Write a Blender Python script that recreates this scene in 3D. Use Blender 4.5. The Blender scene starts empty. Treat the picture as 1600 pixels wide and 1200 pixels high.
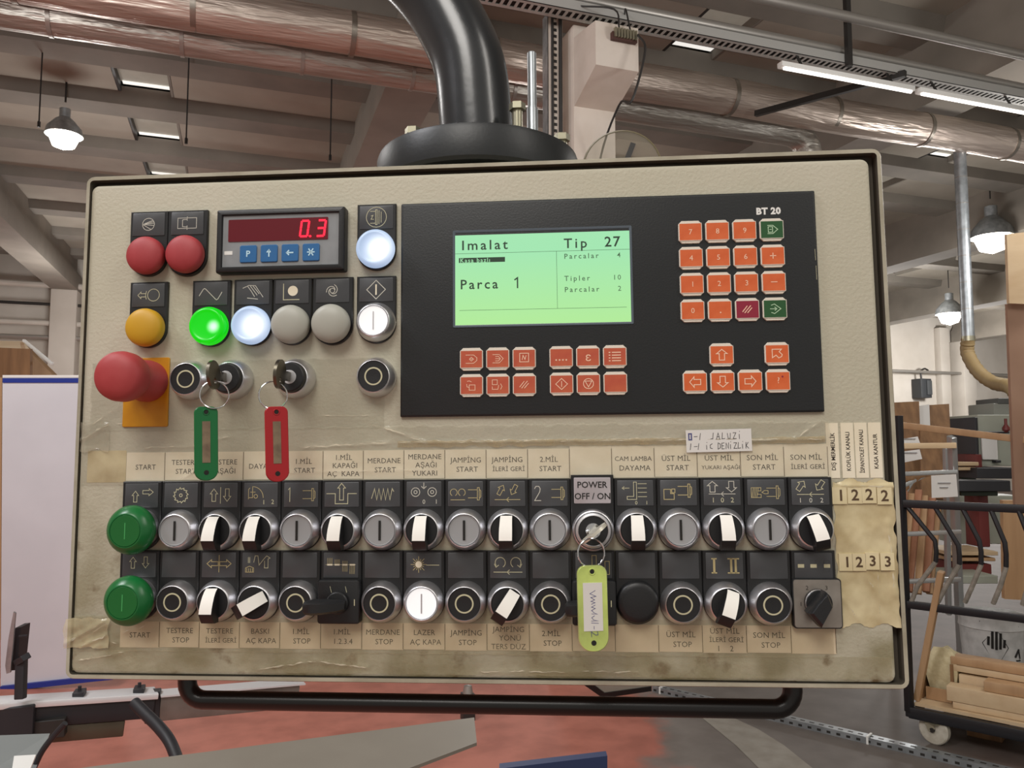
import bpy, bmesh, math, random
from mathutils import Vector, Matrix, noise
random.seed(7)
SC = bpy.context.scene
COL = SC.collection
PI = math.pi

# ------------------------------------------------------------------ camera, world, lights, exposure
F_PX = 1231.85
YAW, PITCH = math.radians(19), math.radians(4.5)
EYE = Vector((0, 0, 1.5))
FW = Vector((math.sin(YAW)*math.cos(PITCH), math.cos(YAW)*math.cos(PITCH), math.sin(PITCH)))
RT = Vector((math.cos(YAW), -math.sin(YAW), 0))
UP = RT.cross(FW)
cam_d = bpy.data.cameras.new('camera')
cam_d.sensor_fit = 'HORIZONTAL'; cam_d.sensor_width = 36; cam_d.lens = F_PX/1600*36
cam_d.clip_start = 0.02; cam_d.clip_end = 200
cam = bpy.data.objects.new('camera', cam_d); COL.objects.link(cam)
CAMROT = Matrix((RT, UP, -FW)).transposed()
cam.matrix_world = Matrix.Translation(EYE) @ CAMROT.to_4x4()
SC.camera = cam

w = bpy.data.worlds.new('world'); SC.world = w; w.use_nodes = True
w.node_tree.nodes['Background'].inputs[0].default_value = (1.0, 0.93, 0.84, 1)
w.node_tree.nodes['Background'].inputs[1].default_value = 0.42

def area(name, loc, aim, size, power, color=(1, .95, .88), sy=None):
    d = bpy.data.lights.new(name, 'AREA'); d.energy = power; d.color = color
    d.size = size
    if sy: d.shape = 'RECTANGLE'; d.size_y = sy
    o = bpy.data.objects.new(name, d); COL.objects.link(o); o.location = loc
    o.rotation_euler = (Vector(aim)-Vector(loc)).to_track_quat('-Z', 'Y').to_euler()
    return o
# unseen ceiling light behind the photographer, plus added fills without fittings
area('unseen_hall_light', (-1.6, -1.8, 4.6), (0.2, .55, 1.5), 1.6, 88, (1, .96, .9))
area('unseen_hall_light', (-2.8, .8, 4.6), (-.9, 4.8, 1.0), 1.2, 118, (.97, .97, 1))  # added fill aimed at the white board
area('unseen_hall_light', (2.4, -2.6, 4.8), (0.2, .55, 1.5), .5, 48, (1, .95, .88), 3.0)  # added strip light, mirrored in the chrome
for hx, hy, hz_, hp in ((-1.8, 3.8, 3.6, 66), (4.0, 2.4, 3.2, 85), (7.2, 5.0, 3.5, 80), (10, 9, 3.8, 75), (14, 14, 3.8, 360), (20, 16.5, 3.8, 560), (-2, 11, 3.8, 85), (-3, 16.5, 3.6, 150), (4, 12, 3.8, 120)):  # added point fills with no fittings, brighten roof, walls and rack
    d = bpy.data.lights.new('hall_fill_point', 'POINT'); d.energy = hp; d.color = (1, .97, .94); d.shadow_soft_size = .35
    o = bpy.data.objects.new('hall_fill_point', d); COL.objects.link(o); o.location = (hx, hy, hz_)
vs = SC.view_settings
vs.view_transform = 'Standard'; vs.look = 'None'; vs.gamma = 1; vs.exposure = 0.0; vs.use_curve_mapping = False

# ------------------------------------------------------------------ pixel rays (used to place things at real distances)
def ray(x, y): return FW + RT*((x-800)/F_PX) - UP*((y-600)/F_PX)
def hz(x, y, z): d = ray(x, y); return EYE + d*((z-EYE.z)/d.z)
def hY(x, y, Y): d = ray(x, y); return EYE + d*(Y/d.y)
def dp(x, y, D): return EYE + ray(x, y)*D

# ------------------------------------------------------------------ materials
def lin(c):
    c = c/255
    return c/12.92 if c <= .04045 else ((c+.055)/1.055)**2.4
def rgb(h): return (lin(h >> 16), lin(h >> 8 & 255), lin(h & 255), 1)
MATS = {}
def mat(name, col, rough=.5, metal=0, col2=None, nscale=8, bump=0, bscale=200, emit=None, es=1, detail=4, thresh=None, stretch=None, spec=None, coat=0):
    if name in MATS: return MATS[name]
    m = bpy.data.materials.new(name); m.use_nodes = True
    nt = m.node_tree; b = nt.nodes['Principled BSDF']; L = nt.links.new
    b.inputs['Base Color'].default_value = rgb(col)
    b.inputs['Roughness'].default_value = rough; b.inputs['Metallic'].default_value = metal
    if spec is not None: b.inputs['Specular IOR Level'].default_value = spec
    if coat: b.inputs['Coat Weight'].default_value = coat
    if col2 is not None or bump:
        tc = nt.nodes.new('ShaderNodeTexCoord'); mp = nt.nodes.new('ShaderNodeMapping')
        L(tc.outputs['Object'], mp.inputs[0])
        if stretch: mp.inputs['Scale'].default_value = stretch
    if col2 is not None:
        n = nt.nodes.new('ShaderNodeTexNoise'); n.inputs['Scale'].default_value = nscale; n.inputs['Detail'].default_value = detail
        L(mp.outputs[0], n.inputs['Vector'])
        r = nt.nodes.new('ShaderNodeValToRGB'); lo, hi = thresh or (.35, .65)
        r.color_ramp.elements[0].position = lo; r.color_ramp.elements[1].position = hi
        r.color_ramp.elements[0].color = rgb(col); r.color_ramp.elements[1].color = rgb(col2)
        L(n.outputs['Fac'], r.inputs[0]); L(r.outputs[0], b.inputs['Base Color'])
    if bump:
        n2 = nt.nodes.new('ShaderNodeTexNoise'); n2.inputs['Scale'].default_value = bscale; n2.inputs['Detail'].default_value = 3
        L(mp.outputs[0], n2.inputs['Vector'])
        bp = nt.nodes.new('ShaderNodeBump'); bp.inputs['Strength'].default_value = bump; bp.inputs['Distance'].default_value = .001
        L(n2.outputs['Fac'], bp.inputs['Height']); L(bp.outputs[0], b.inputs['Normal'])
    if emit is not None:
        b.inputs['Emission Color'].default_value = rgb(emit); b.inputs['Emission Strength'].default_value = es
    MATS[name] = m; return m

def wood(name, c1, c2, axis=0, sc=1.0, rough=.6):
    s = [18*sc]*3; s[axis] = 1.2*sc
    return mat(name, c1, rough, col2=c2, nscale=1.0, stretch=tuple(s), detail=6, thresh=(.3, .7))

# painted door: paint, dirt and yellowing low down, worn edge
def door_mat():
    m = mat('cabinet_paint', 0xbcb7a2, .55, bump=.35, bscale=420)
    nt = m.node_tree; b = nt.nodes['Principled BSDF']; L = nt.links.new; N = nt.nodes.new
    tc = N('ShaderNodeTexCoord')
    def nz(sc, det, vec=None):
        n = N('ShaderNodeTexNoise'); n.inputs['Scale'].default_value = sc; n.inputs['Detail'].default_value = det
        L(vec or tc.outputs['Object'], n.inputs['Vector']); return n.outputs['Fac']
    def ramp(f, a, bb, c1, c2):
        r = N('ShaderNodeValToRGB'); r.color_ramp.elements[0].position = a; r.color_ramp.elements[1].position = bb
        r.color_ramp.elements[0].color = c1; r.color_ramp.elements[1].color = c2; L(f, r.inputs[0]); return r.outputs[0]
    def mix(f, a, c, typ='MIX'):
        x = N('ShaderNodeMixRGB'); x.blend_type = typ
        L(f, x.inputs[0])
        if isinstance(a, tuple): x.inputs[1].default_value = a
        else: L(a, x.inputs[1])
        if isinstance(c, tuple): x.inputs[2].default_value = c
        else: L(c, x.inputs[2])
        return x.outputs[0]
    base = ramp(nz(9, 5), .3, .7, rgb(0xb9b5a0), rgb(0xc2bdab))
    sep = N('ShaderNodeSeparateXYZ'); L(tc.outputs['Object'], sep.inputs[0])
    # grime band growing towards the lower edge of the door
    mr = N('ShaderNodeMapRange'); mr.inputs['From Min'].default_value = -.05; mr.inputs['From Max'].default_value = -.205
    mr.inputs['To Min'].default_value = 0; mr.inputs['To Max'].default_value = .9; L(sep.outputs['Y'], mr.inputs['Value'])
    dn = ramp(nz(26, 8), .40, .60, (.1, .1, .1, 1), (1, 1, 1, 1))
    mm = N('ShaderNodeMath'); mm.operation = 'MULTIPLY'; L(mr.outputs[0], mm.inputs[0]); L(dn, mm.inputs[1])
    c = mix(mm.outputs[0], base, rgb(0x857d5c))
    # brown spots
    sp = ramp(nz(55, 5), .60, .70, (0, 0, 0, 1), (1, 1, 1, 1))
    m2 = N('ShaderNodeMath'); m2.operation = 'MULTIPLY'; L(mr.outputs[0], m2.inputs[0]); L(sp, m2.inputs[1])
    c = mix(m2.outputs[0], c, rgb(0x6a5334))
    L(c, b.inputs['Base Color'])
    return m
M_DOOR = door_mat()
M_BOX = mat('cabinet_side_paint', 0xb4af9c, .5, col2=0x9c9683, nscale=30, bump=.2, bscale=400)
M_SEAL = mat('matt_black', 0x1c1b18, .8)  # plain matt black for lettering, slots and the flange neck
M_GAP = mat('recess_shade_brown', 0x4a443a, .8)  # shade of the door gap, painted dark brown into the recess
M_PLAST = mat('black_plastic', 0x1b1c1e, .42, bump=.1, bscale=900)
M_HOLD = mat('legend_holder_black', 0x1a1b1d, .4)
M_INS = mat('legend_insert_grey', 0x46484b, .4, col2=0x4d4f52, nscale=40)
M_SYM = mat('symbol_ivory', 0xc4c0a0, .6)
M_SYMG = mat('symbol_gold', 0xbcae80, .5)
M_SYML = mat('symbol_light', 0xc8c6ba, .6)
M_CHR = mat('satin_chrome', 0xdcdcdf, .4, 1)
M_CHRB = mat('bright_chrome', 0xdadcde, .12, 1)
M_RED = mat('red_cap_plastic', 0xa13338, .55, col2=0xac3e43, nscale=60)
M_ESTOP = mat('emergency_red', 0xa53538, .55, col2=0xb04546, nscale=30)
M_YEL = mat('yellow_cap_plastic', 0xc99a1c, .5)
M_GRN = mat('green_button_plastic', 0x11642f, .3, col2=0x166d35, nscale=30)
M_GRND = mat('green_button_face', 0x0f6328, .42)
M_GRNL = mat('green_line', 0x3f9a55, .5)
M_GREYCAP = mat('grey_lens', 0xa9a99f, .45)
M_WCAP = mat('white_grey_button_face', 0x9c9ea0, .4)
M_DISP = mat('terminal_black', 0x1d2022, .45, bump=.12, bscale=700)
M_KEYW = mat('key_white_edge', 0xe6ded0, .35)
M_KEYO = mat('key_orange', 0xd2602e, .4, col2=0xdb6c3a, nscale=90)
M_KEYR = mat('key_faded_orange', 0xb9523a, .4, col2=0xc2603f, nscale=90)
M_KEYG = mat('key_green', 0x24552c, .4)
M_KEYM = mat('key_maroon', 0x8f1f38, .4)
M_KEYT = mat('key_glyph', 0xf6cdb0, .45)
M_KEYTG = mat('key_glyph_green', 0xb9d8b4, .45)
M_WHITE = mat('white_print', 0xe6e6e2, .5)
M_LABEL = mat('label_paper', 0xe6dcc2, .5, col2=0xeee6d0, nscale=30)
M_LABEL2 = mat('label_paper_soiled', 0xd2c2a4, .5, col2=0xdfd0b4, nscale=40)
M_INK = mat('printed_ink', 0x2c241e, .7)
M_INKB = mat('brown_ink', 0x55412c, .7)
M_NOTE = mat('note_paper', 0xdcdad6, .6)
M_PEN = mat('pen_ink', 0x2c2d33, .6)
M_PENB = mat('blue_pen_ink', 0x4a4c80, .6)
M_PLATEY = mat('yellow_plate_paint', 0xd0920f, .4, col2=0xc58409, nscale=50)
M_STICK = mat('white_sticker', 0xf2efe8, .55)
M_SILV = mat('silver_plate', 0xa39c94, .35, .6, col2=0x8f8880, nscale=60)
M_ARM = mat('arm_black_paint', 0x26292c, .25, bump=.1, bscale=120, spec=.7)
M_FLANGE = mat('flange_black', 0x212426, .42, bump=.08, bscale=300)
M_ZINC = mat('zinc_bolt', 0xa7a38e, .35, .8)
M_DARKKEY = mat('tarnished_key_metal', 0x6c675c, .3, 1)
M_HANDLE = mat('handle_black', 0x100f10, .3)
M_TAPEY = mat('yellowed_tape', 0xd6c9a2, .3, col2=0xb09c72, nscale=38, detail=8, thresh=(.38, .68))
M_LABELN = mat('number_label_paper', 0xdfd2ac, .5, col2=0xd5c79e, nscale=60)

def glow(name, col, strength, col2=None, rough=.3):
    return mat(name, col, rough, emit=col2 or col, es=strength)
M_LWHITE = None
M_LHOT = glow('lit_lens_core', 0xffffff, 3.2)
M_LGREEN = None
M_LGHOT = glow('lit_green_core', 0xa0ffb0, 1.6)
M_LBTN = glow('lit_button_face', 0xd0d0d0, .55, 0xffffff)
def lens(name, base, rim, hot, e0, e1, r0=.0015, r1=.0145, off=-.0038):
    m = mat(name, base, .3, emit=rim, es=1); nt = m.node_tree; b = nt.nodes['Principled BSDF']; L = nt.links.new
    tc = nt.nodes.new('ShaderNodeTexCoord'); mp = nt.nodes.new('ShaderNodeMapping'); mp.inputs['Location'].default_value = (off, .001, -.011)
    g = nt.nodes.new('ShaderNodeVectorMath'); g.operation = 'LENGTH'; L(tc.outputs['Object'], mp.inputs[0]); L(mp.outputs[0], g.inputs[0])
    r = nt.nodes.new('ShaderNodeMapRange'); r.interpolation_type = 'SMOOTHSTEP'; r.inputs['From Min'].default_value = r0; r.inputs['From Max'].default_value = r1; r.inputs['To Min'].default_value = 1; r.inputs['To Max'].default_value = 0
    L(g.outputs['Value'], r.inputs['Value']); c = nt.nodes.new('ShaderNodeMixRGB'); c.inputs[1].default_value = rgb(rim); c.inputs[2].default_value = rgb(hot); L(r.outputs[0], c.inputs[0])
    s = nt.nodes.new('ShaderNodeMapRange'); s.inputs['To Min'].default_value = e0; s.inputs['To Max'].default_value = e1; L(r.outputs[0], s.inputs['Value'])
    L(c.outputs[0], b.inputs['Emission Color']); L(s.outputs[0], b.inputs['Emission Strength']); return m
M_LWHITE = lens('lit_white_lens', 0x8a94a0, 0xb4d0f6, 0xffffff, .62, 1.3)
M_LGREEN = lens('lit_green_lens', 0x0a6a18, 0x00e000, 0xc0ffc8, .8, 1.5, .001, .0065, -.0052)
M_LCD = None
def lcd_mat():
    m = mat('lcd_backlight', 0xa8e2b2, .25)
    nt = m.node_tree; b = nt.nodes['Principled BSDF']; L = nt.links.new
    b.inputs['Base Color'].default_value = (.05, .08, .05, 1)
    tc = nt.nodes.new('ShaderNodeTexCoord'); s = nt.nodes.new('ShaderNodeSeparateXYZ'); L(tc.outputs['Generated'], s.inputs[0])
    r = nt.nodes.new('ShaderNodeValToRGB'); r.color_ramp.elements[0].color = rgb(0xb4f09a); r.color_ramp.elements[1].color = rgb(0xa2eab4)
    r.color_ramp.elements[1].position = .8
    L(s.outputs['Y'], r.inputs[0]); L(r.outputs[0], b.inputs['Emission Color']); b.inputs['Emission Strength'].default_value = .88
    return m
M_LCD = lcd_mat()
M_LCDINK = mat('lcd_ink', 0x24402e, .5)
M_LCDGREY = mat('lcd_faint_ink', 0x4f7a58, .5)
M_LCDFR = mat('lcd_frame', 0x55606a, .3)
M_SEG = glow('red_led_segment', 0xff1030, 2.2, 0xff1a30)
M_REDWIN = mat('counter_red_window', 0x4a0814, .25, emit=0x6a0818, es=.35)
M_CFACE = mat('counter_grey_face', 0x85898c, .4, col2=0x8d9194, nscale=80)
M_CBLUE = mat('counter_blue_button', 0x24659e, .4)
M_CGLYPH = mat('counter_glyph', 0xbfe3f2, .5)
M_RTAG = mat('red_tag_plastic', 0xa81a22, .35)
M_GTAG = mat('green_tag_plastic', 0x0e6a36, .35)

def clear_mat(name, tint, fac, rough=.15, bump=.4, bscale=60):
    """thin film: part see-through, part tinted plastic, glossy"""
    m = bpy.data.materials.new(name); m.use_nodes = True; nt = m.node_tree; L = nt.links.new
    b = nt.nodes['Principled BSDF']; out = nt.nodes['Material Output']
    b.inputs['Base Color'].default_value = rgb(tint); b.inputs['Roughness'].default_value = rough
    tr = nt.nodes.new('ShaderNodeBsdfTransparent'); mx = nt.nodes.new('ShaderNodeMixShader')
    n = nt.nodes.new('ShaderNodeTexNoise'); n.inputs['Scale'].default_value = bscale; n.inputs['Detail'].default_value = 5
    tc = nt.nodes.new('ShaderNodeTexCoord'); L(tc.outputs['Object'], n.inputs['Vector'])
    mr = nt.nodes.new('ShaderNodeMapRange'); mr.inputs['From Min'].default_value = .3; mr.inputs['From Max'].default_value = .7
    mr.inputs['To Min'].default_value = fac*.55; mr.inputs['To Max'].default_value = fac*1.45
    L(n.outputs['Fac'], mr.inputs['Value']); L(mr.outputs[0], mx.inputs[0])
    bp = nt.nodes.new('ShaderNodeBump'); bp.inputs['Strength'].default_value = bump; bp.inputs['Distance'].default_value = .002
    L(n.outputs['Fac'], bp.inputs['Height']); L(bp.outputs[0], b.inputs['Normal'])
    L(tr.outputs[0], mx.inputs[1]); L(b.outputs[0], mx.inputs[2])
    gl = nt.nodes.new('ShaderNodeBsdfGlossy'); gl.inputs['Roughness'].default_value = rough+.08; L(bp.outputs[0], gl.inputs['Normal'])
    fr = nt.nodes.new('ShaderNodeFresnel'); fr.inputs['IOR'].default_value = 1.5; L(bp.outputs[0], fr.inputs['Normal'])
    fm = nt.nodes.new('ShaderNodeMath'); fm.operation = 'MULTIPLY'; fm.inputs[1].default_value = .35; L(fr.outputs[0], fm.inputs[0]); m3 = nt.nodes.new('ShaderNodeMixShader'); L(fm.outputs[0], m3.inputs[0]); L(mx.outputs[0], m3.inputs[1]); L(gl.outputs[0], m3.inputs[2]); L(m3.outputs[0], out.inputs['Surface'])
    MATS[name] = m; return m
M_TAPE = clear_mat('clear_tape', 0xf2ead0, .10, .1, .12, 45)
M_TAPE2 = clear_mat('aged_clear_tape', 0xdccfa6, .16, .14, .15, 30)
M_CREASE = clear_mat('whitened_crease_highlight', 0xf4ecd4, .5, .15, .1, 80)  # crease whitening, with ridge highlights painted into the tint
M_YTAG = clear_mat('lime_tag_plastic', 0xc8dc78, .8, .2, .1, 30)
M_DISCG = clear_mat('clear_disc_plastic', 0xa8a08c, .22, .1, .05, 20)

# ------------------------------------------------------------------ mesh builder
class MB:
    def __init__(s, scale=1.0): s.bm = bmesh.new(); s.mats = []; s.k = scale; s.M = Matrix.Identity(4)
    def mi(s, m):
        if m not in s.mats: s.mats.append(m)
        return s.mats.index(m)
    def v(s, p): return s.bm.verts.new(s.M @ Vector(p))
    def face(s, vs, mi, smooth=False):
        try: f = s.bm.faces.new(vs)
        except ValueError: return None
        f.material_index = mi; f.smooth = smooth; return f
    def loft(s, rings, m, cap0=True, cap1=True, smooth=True, capm=None):
        """rings: lists of points, or (points, material) for the band that ends at that ring"""
        prev = None; first = None; ms = m
        for r in rings:
            mm = ms
            if isinstance(r, tuple) and len(r) == 2 and not isinstance(r, Vector) and isinstance(r[0], list): r, mm = r
            cur = [s.v(p) for p in r]
            if prev:
                n = len(cur); i = s.mi(mm)
                for k in range(n): s.face((prev[k], prev[(k+1) % n], cur[(k+1) % n], cur[k]), i, smooth)
            else: first = cur
            prev = cur; ms = mm if False else m
        if cap0: s.face(list(reversed(first)), s.mi(m))
        if cap1: s.face(prev, s.mi(capm or m))
        return s
    def lathe(s, prof, m, c=(0, 0, 0), seg=40, cap1=True, capm=None, cap0=False, axis=None):
        """prof: (r, z) or (r, z, material)"""
        rings = []
        q = Matrix.Identity(3)
        if axis is not None: q = Vector(axis).to_track_quat('Z', 'Y').to_matrix()
        for p in prof:
            ring = [Vector(c)+q @ Vector((p[0]*math.cos(2*PI*k/seg), p[0]*math.sin(2*PI*k/seg), p[1])) for k in range(seg)]
            rings.append((ring, p[2]) if len(p) > 2 else ring)
        return s.loft(rings, m, cap0, cap1, True, capm)
    def rrect(s, x0, x1, y0, y1, r, prof, m, n=4, cap0=False, cap1=True, capm=None, smooth=False):
        """rounded rectangle raised along z; prof: (inset, z[, material])"""
        rings = []
        for p in prof:
            i = p[0]; ring = rr(x0+i, x1-i, y0+i, y1-i, max(r-i, r*.04), p[1], n)
            rings.append((ring, p[2]) if len(p) > 2 else ring)
        return s.loft(rings, m, cap0, cap1, smooth, capm)
    def box(s, x0, x1, y0, y1, z0, z1, m, bev=0):
        if bev:
            return s.rrect(x0, x1, y0, y1, bev, [(bev*.6, z0), (0, z0+bev*.6), (0, z1-bev*.6), (bev*.6, z1)], m, 2, True, True)
        p = [(x0, y0, z0), (x1, y0, z0), (x1, y1, z0), (x0, y1, z0), (x0, y0, z1), (x1, y0, z1), (x1, y1, z1), (x0, y1, z1)]
        v = [s.v(q) for q in p]; i = s.mi(m)
        for f in ((3, 2, 1, 0), (4, 5, 6, 7), (0, 1, 5, 4), (1, 2, 6, 5), (2, 3, 7, 6), (3, 0, 4, 7)): s.face([v[k] for k in f], i)
        return s
    def bar(s, a, b, w, h, m, up=(0, 0, 1), bev=0):
        """box from a to b, section w (side) x h (up)"""
        a, b = Vector(a), Vector(b); d = (b-a); L = d.length; d.normalize()
        x = d.cross(Vector(up))
        if x.length < 1e-4: x = d.cross(Vector((1, 0, 0)))
        x.normalize(); y = x.cross(d)
        old = s.M; R = Matrix((x, y, d)).transposed().to_4x4(); R.translation = a
        s.M = old @ R
        if bev: s.rrect(-w/2, w/2, -h/2, h/2, bev, [(bev*.7, 0), (0, bev*.7), (0, L-bev*.7), (bev*.7, L)], m, 2, True, True)
        else: s.box(-w/2, w/2, -h/2, h/2, 0, L, m)
        s.M = old; return s
    def tube(s, pts, r, m, seg=12, caps=True, closed=False, smooth=True):
        pts = [Vector(p) for p in pts]; n = len(pts); rings = []
        rad = r if isinstance(r, (list, tuple)) else [r]*n
        t0 = (pts[1]-pts[0]).normalized(); u = t0.orthogonal().normalized()
        for i, p in enumerate(pts):
            if closed: t = (pts[(i+1) % n]-pts[i-1]).normalized()
            else: t = (pts[min(i+1, n-1)]-pts[max(i-1, 0)]).normalized()
            u = (u-t*u.dot(t)).normalized(); vv = t.cross(u)
            rings.append([p+(u*math.cos(2*PI*k/seg)+vv*math.sin(2*PI*k/seg))*rad[i] for k in range(seg)])
        if closed: rings.append(rings[0])
        return s.loft(rings, m, caps and not closed, caps and not closed, smooth)
    def strokes(s, polys, wd, z, m, cx=0, cy=0, sx=1, sy=1, h=.12, rot=0):
        i = s.mi(m); ca, sa = math.cos(rot), math.sin(rot)
        for pl in polys:
            q = [Vector((cx+(a*sx)*ca-(b*sy)*sa, cy+(a*sx)*sa+(b*sy)*ca)) for a, b in pl]
            if len(q) == 1: q.append(q[0]+Vector((wd*.6, 0)))
            L_, R_ = [], []
            cl = (q[0]-q[-1]).length < 1e-6 and len(q) > 2
            for k, p in enumerate(q):
                if cl: a = q[k-1] if k > 0 else q[-2]; b = q[k+1] if k < len(q)-1 else q[1]
                else: a = q[max(k-1, 0)]; b = q[min(k+1, len(q)-1)]
                d1 = (p-a); d2 = (b-p)
                d1 = d1.normalized() if d1.length > 1e-9 else None; d2 = d2.normalized() if d2.length > 1e-9 else None
                d1 = d1 or d2; d2 = d2 or d1
                t = d1+d2
                t = t.normalized() if t.length > 1e-6 else d1
                nrm = Vector((-t.y, t.x)); c = max(.35, nrm.dot(Vector((-d1.y, d1.x))))
                e = Vector((0, 0))
                if not cl and k == 0: e = -t*wd*.3
                if not cl and k == len(q)-1: e = t*wd*.3
                L_.append(p+nrm*wd/2/c+e); R_.append(p-nrm*wd/2/c+e)
            vt = [(s.v((a.x, a.y, z+h)), s.v((b.x, b.y, z+h))) for a, b in zip(L_, R_)]
            for k in range(len(vt)-1):
                s.face((vt[k][1], vt[k+1][1], vt[k+1][0], vt[k][0]), i)
        return s
    def text(s, t, cx, cy, size, z, m, rot=0, align='C', sx=1.0, gap=1.0, bold=0, shear=0):
        i = s.mi(m); me, w = glyphs(t, gap, bold)
        off = {'C': -w/2, 'L': 0, 'R': -w}[align]; ca, sa = math.cos(rot), math.sin(rot)
        vv = []
        for a, b in me[0]:
            x = (a+off)*size*sx + shear*b*size; y = (b-.34)*size
            vv.append(s.v((cx+x*ca-y*sa, cy+x*sa+y*ca, z)))
        for f in me[1]: s.face([vv[k] for k in f], i)
        return s
    def build(s, name, parent=None, origin=(0, 0, 0), label=None, sharp=35, merge=False, kind=None):
        bm = s.bm; o0 = Vector(origin)
        if merge: bmesh.ops.remove_doubles(bm, verts=bm.verts, dist=1e-5)
        for v in bm.verts: v.co = (v.co-o0)*s.k
        bmesh.ops.recalc_face_normals(bm, faces=[f for f in bm.faces]) if merge else None
        me = bpy.data.meshes.new(name); bm.to_mesh(me); bm.free()
        for m in s.mats: me.materials.append(m)
        if sharp: me.set_sharp_from_angle(angle=math.radians(sharp))
        o = bpy.data.objects.new(name, me); COL.objects.link(o)
        wo = o0*s.k; o['_o'] = tuple(wo)
        if parent is not None:
            o.parent = parent; o.location = wo-Vector(parent.get('_o', (0, 0, 0)))
        else: o.location = wo
        if label: o['label'] = label
        if kind: o['kind'] = kind
        return o
def rr(x0, x1, y0, y1, r, z, n=4):
    if r <= 0: return [Vector((x0, y0, z)), Vector((x1, y0, z)), Vector((x1, y1, z)), Vector((x0, y1, z))]
    out = []
    for cx, cy, a0 in ((x1-r, y0+r, -PI/2), (x1-r, y1-r, 0), (x0+r, y1-r, PI/2), (x0+r, y0+r, PI)):
        for k in range(n+1):
            a = a0+PI/2*k/n; out.append(Vector((cx+r*math.cos(a), cy+r*math.sin(a), z)))
    return out
_fc = bpy.data.curves.new('glyph_source', 'FONT'); _fo = bpy.data.objects.new('glyph_source', _fc); COL.objects.link(_fo)
_gc = {}
def glyphs(t, gap=1.0, bold=0):
    k = (t, gap, bold)
    if k not in _gc:
        _fc.body = t; _fc.resolution_u = 2; _fc.space_character = gap; _fc.offset = bold
        m = _fo.to_mesh()
        vs = [(v.co.x, v.co.y) for v in m.vertices]; fs = [tuple(p.vertices) for p in m.polygons]
        _gc[k] = ((vs, fs), max([v[0] for v in vs] or [0])); _fo.to_mesh_clear()
    return _gc[k]
def arc(cx, cy, r, a0, a1, n=16, ry=None):
    ry = ry or r
    return [(cx+r*math.cos(math.radians(a0+(a1-a0)*k/n)), cy+ry*math.sin(math.radians(a0+(a1-a0)*k/n))) for k in range(n+1)]
def circ(cx, cy, r, n=20): return arc(cx, cy, r, 0, 360, n)
def empty(name, loc, label, cat, group=None, rz=0):
    o = bpy.data.objects.new(name, None); COL.objects.link(o); o.location = loc; o.rotation_euler = (0, 0, rz)
    o.empty_display_size = .05; o['label'] = label; o['category'] = cat
    if group: o['group'] = group
    return o
def tag(o, label, cat, group=None):
    o['label'] = label; o['category'] = cat
    if group: o['group'] = group
    return o
def struct(o): o['kind'] = 'structure'; return o
def smooth_path(pts, n=8):
    pts = [Vector(p) for p in pts]; out = []
    P = [pts[0]*2-pts[1]]+pts+[pts[-1]*2-pts[-2]]
    for i in range(1, len(P)-2):
        for k in range(n):
            t = k/n; a, b, c, d = P[i-1], P[i], P[i+1], P[i+2]
            out.append(.5*((2*b)+(c-a)*t+(2*a-5*b+4*c-d)*t*t+(3*b-a-3*c+d)*t**3))
    out.append(pts[-1]); return out

# ------------------------------------------------------------------ the hall
def floor_mat():
    m = mat('painted_concrete_floor', 0xa85a48, .6, bump=.25, bscale=8)
    nt = m.node_tree; b = nt.nodes['Principled BSDF']; L = nt.links.new; N = nt.nodes.new
    tc = N('ShaderNodeTexCoord'); sp = N('ShaderNodeSeparateXYZ'); L(tc.outputs['Object'], sp.inputs[0])
    def nz(sc, det):
        n = N('ShaderNodeTexNoise'); n.inputs['Scale'].default_value = sc; n.inputs['Detail'].default_value = det; L(tc.outputs['Object'], n.inputs['Vector']); return n.outputs['Fac']
    def ma(op, a, c):
        x = N('ShaderNodeMath'); x.operation = op
        for i, q in enumerate((a, c)):
            if isinstance(q, (int, float)): x.inputs[i].default_value = q
            else: L(q, x.inputs[i])
        return x.outputs[0]
    u = ma('ADD', ma('SUBTRACT', sp.outputs['X'], ma('MULTIPLY', sp.outputs['Y'], .5)), ma('MULTIPLY', nz(2.2, 7), .9))   # ~ x - y/2 + noise
    r = N('ShaderNodeValToRGB'); L(ma('MULTIPLY', ma('ADD', u, 2), .1), r.inputs[0])
    e = r.color_ramp.elements; e[0].position = .20; e[0].color = rgb(0xc47c6b); e[1].position = .262; e[1].color = rgb(0xb06c5c)
    for p, c in ((.275, 0x7b746e), (.31, 0x69625c), (.42, 0x645d57), (.50, 0x6e5a52), (.60, 0x675b55)): x = e.new(p); x.color = rgb(c)
    mx = N('ShaderNodeMixRGB'); mx.blend_type = 'MULTIPLY'; mx.inputs[0].default_value = .5; L(r.outputs[0], mx.inputs[1])
    r2 = N('ShaderNodeValToRGB'); r2.color_ramp.elements[0].position = .35; r2.color_ramp.elements[1].position = .6; r2.color_ramp.elements[0].color = (.55, .5, .48, 1); r2.color_ramp.elements[1].color = (1, 1, 1, 1)
    L(nz(5, 8), r2.inputs[0]); L(r2.outputs[0], mx.inputs[2]); L(mx.outputs[0], b.inputs['Base Color'])
    return m
M_FLOOR = floor_mat()
M_CONC = mat('roof_concrete', 0x958e82, .85, col2=0xa0998d, nscale=1.5)
M_PURL = mat('purlin_concrete', 0x77726a, .85, col2=0x827c73, nscale=2)
M_GIRD = mat('girder_concrete', 0x868077, .85, col2=0x918a80, nscale=2)
M_WALL = mat('whitewashed_wall', 0xcfc9c0, .85, col2=0xbeb7ad, nscale=.8)
M_PILE = mat('whitewashed_column', 0xd9cfc4, .8, col2=0xc9bdb0, nscale=3)
M_GALV = mat('galvanised_steel', 0xb6bcc0, .38, .75, col2=0x9aa0a4, nscale=14, bump=.3, bscale=30)
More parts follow.
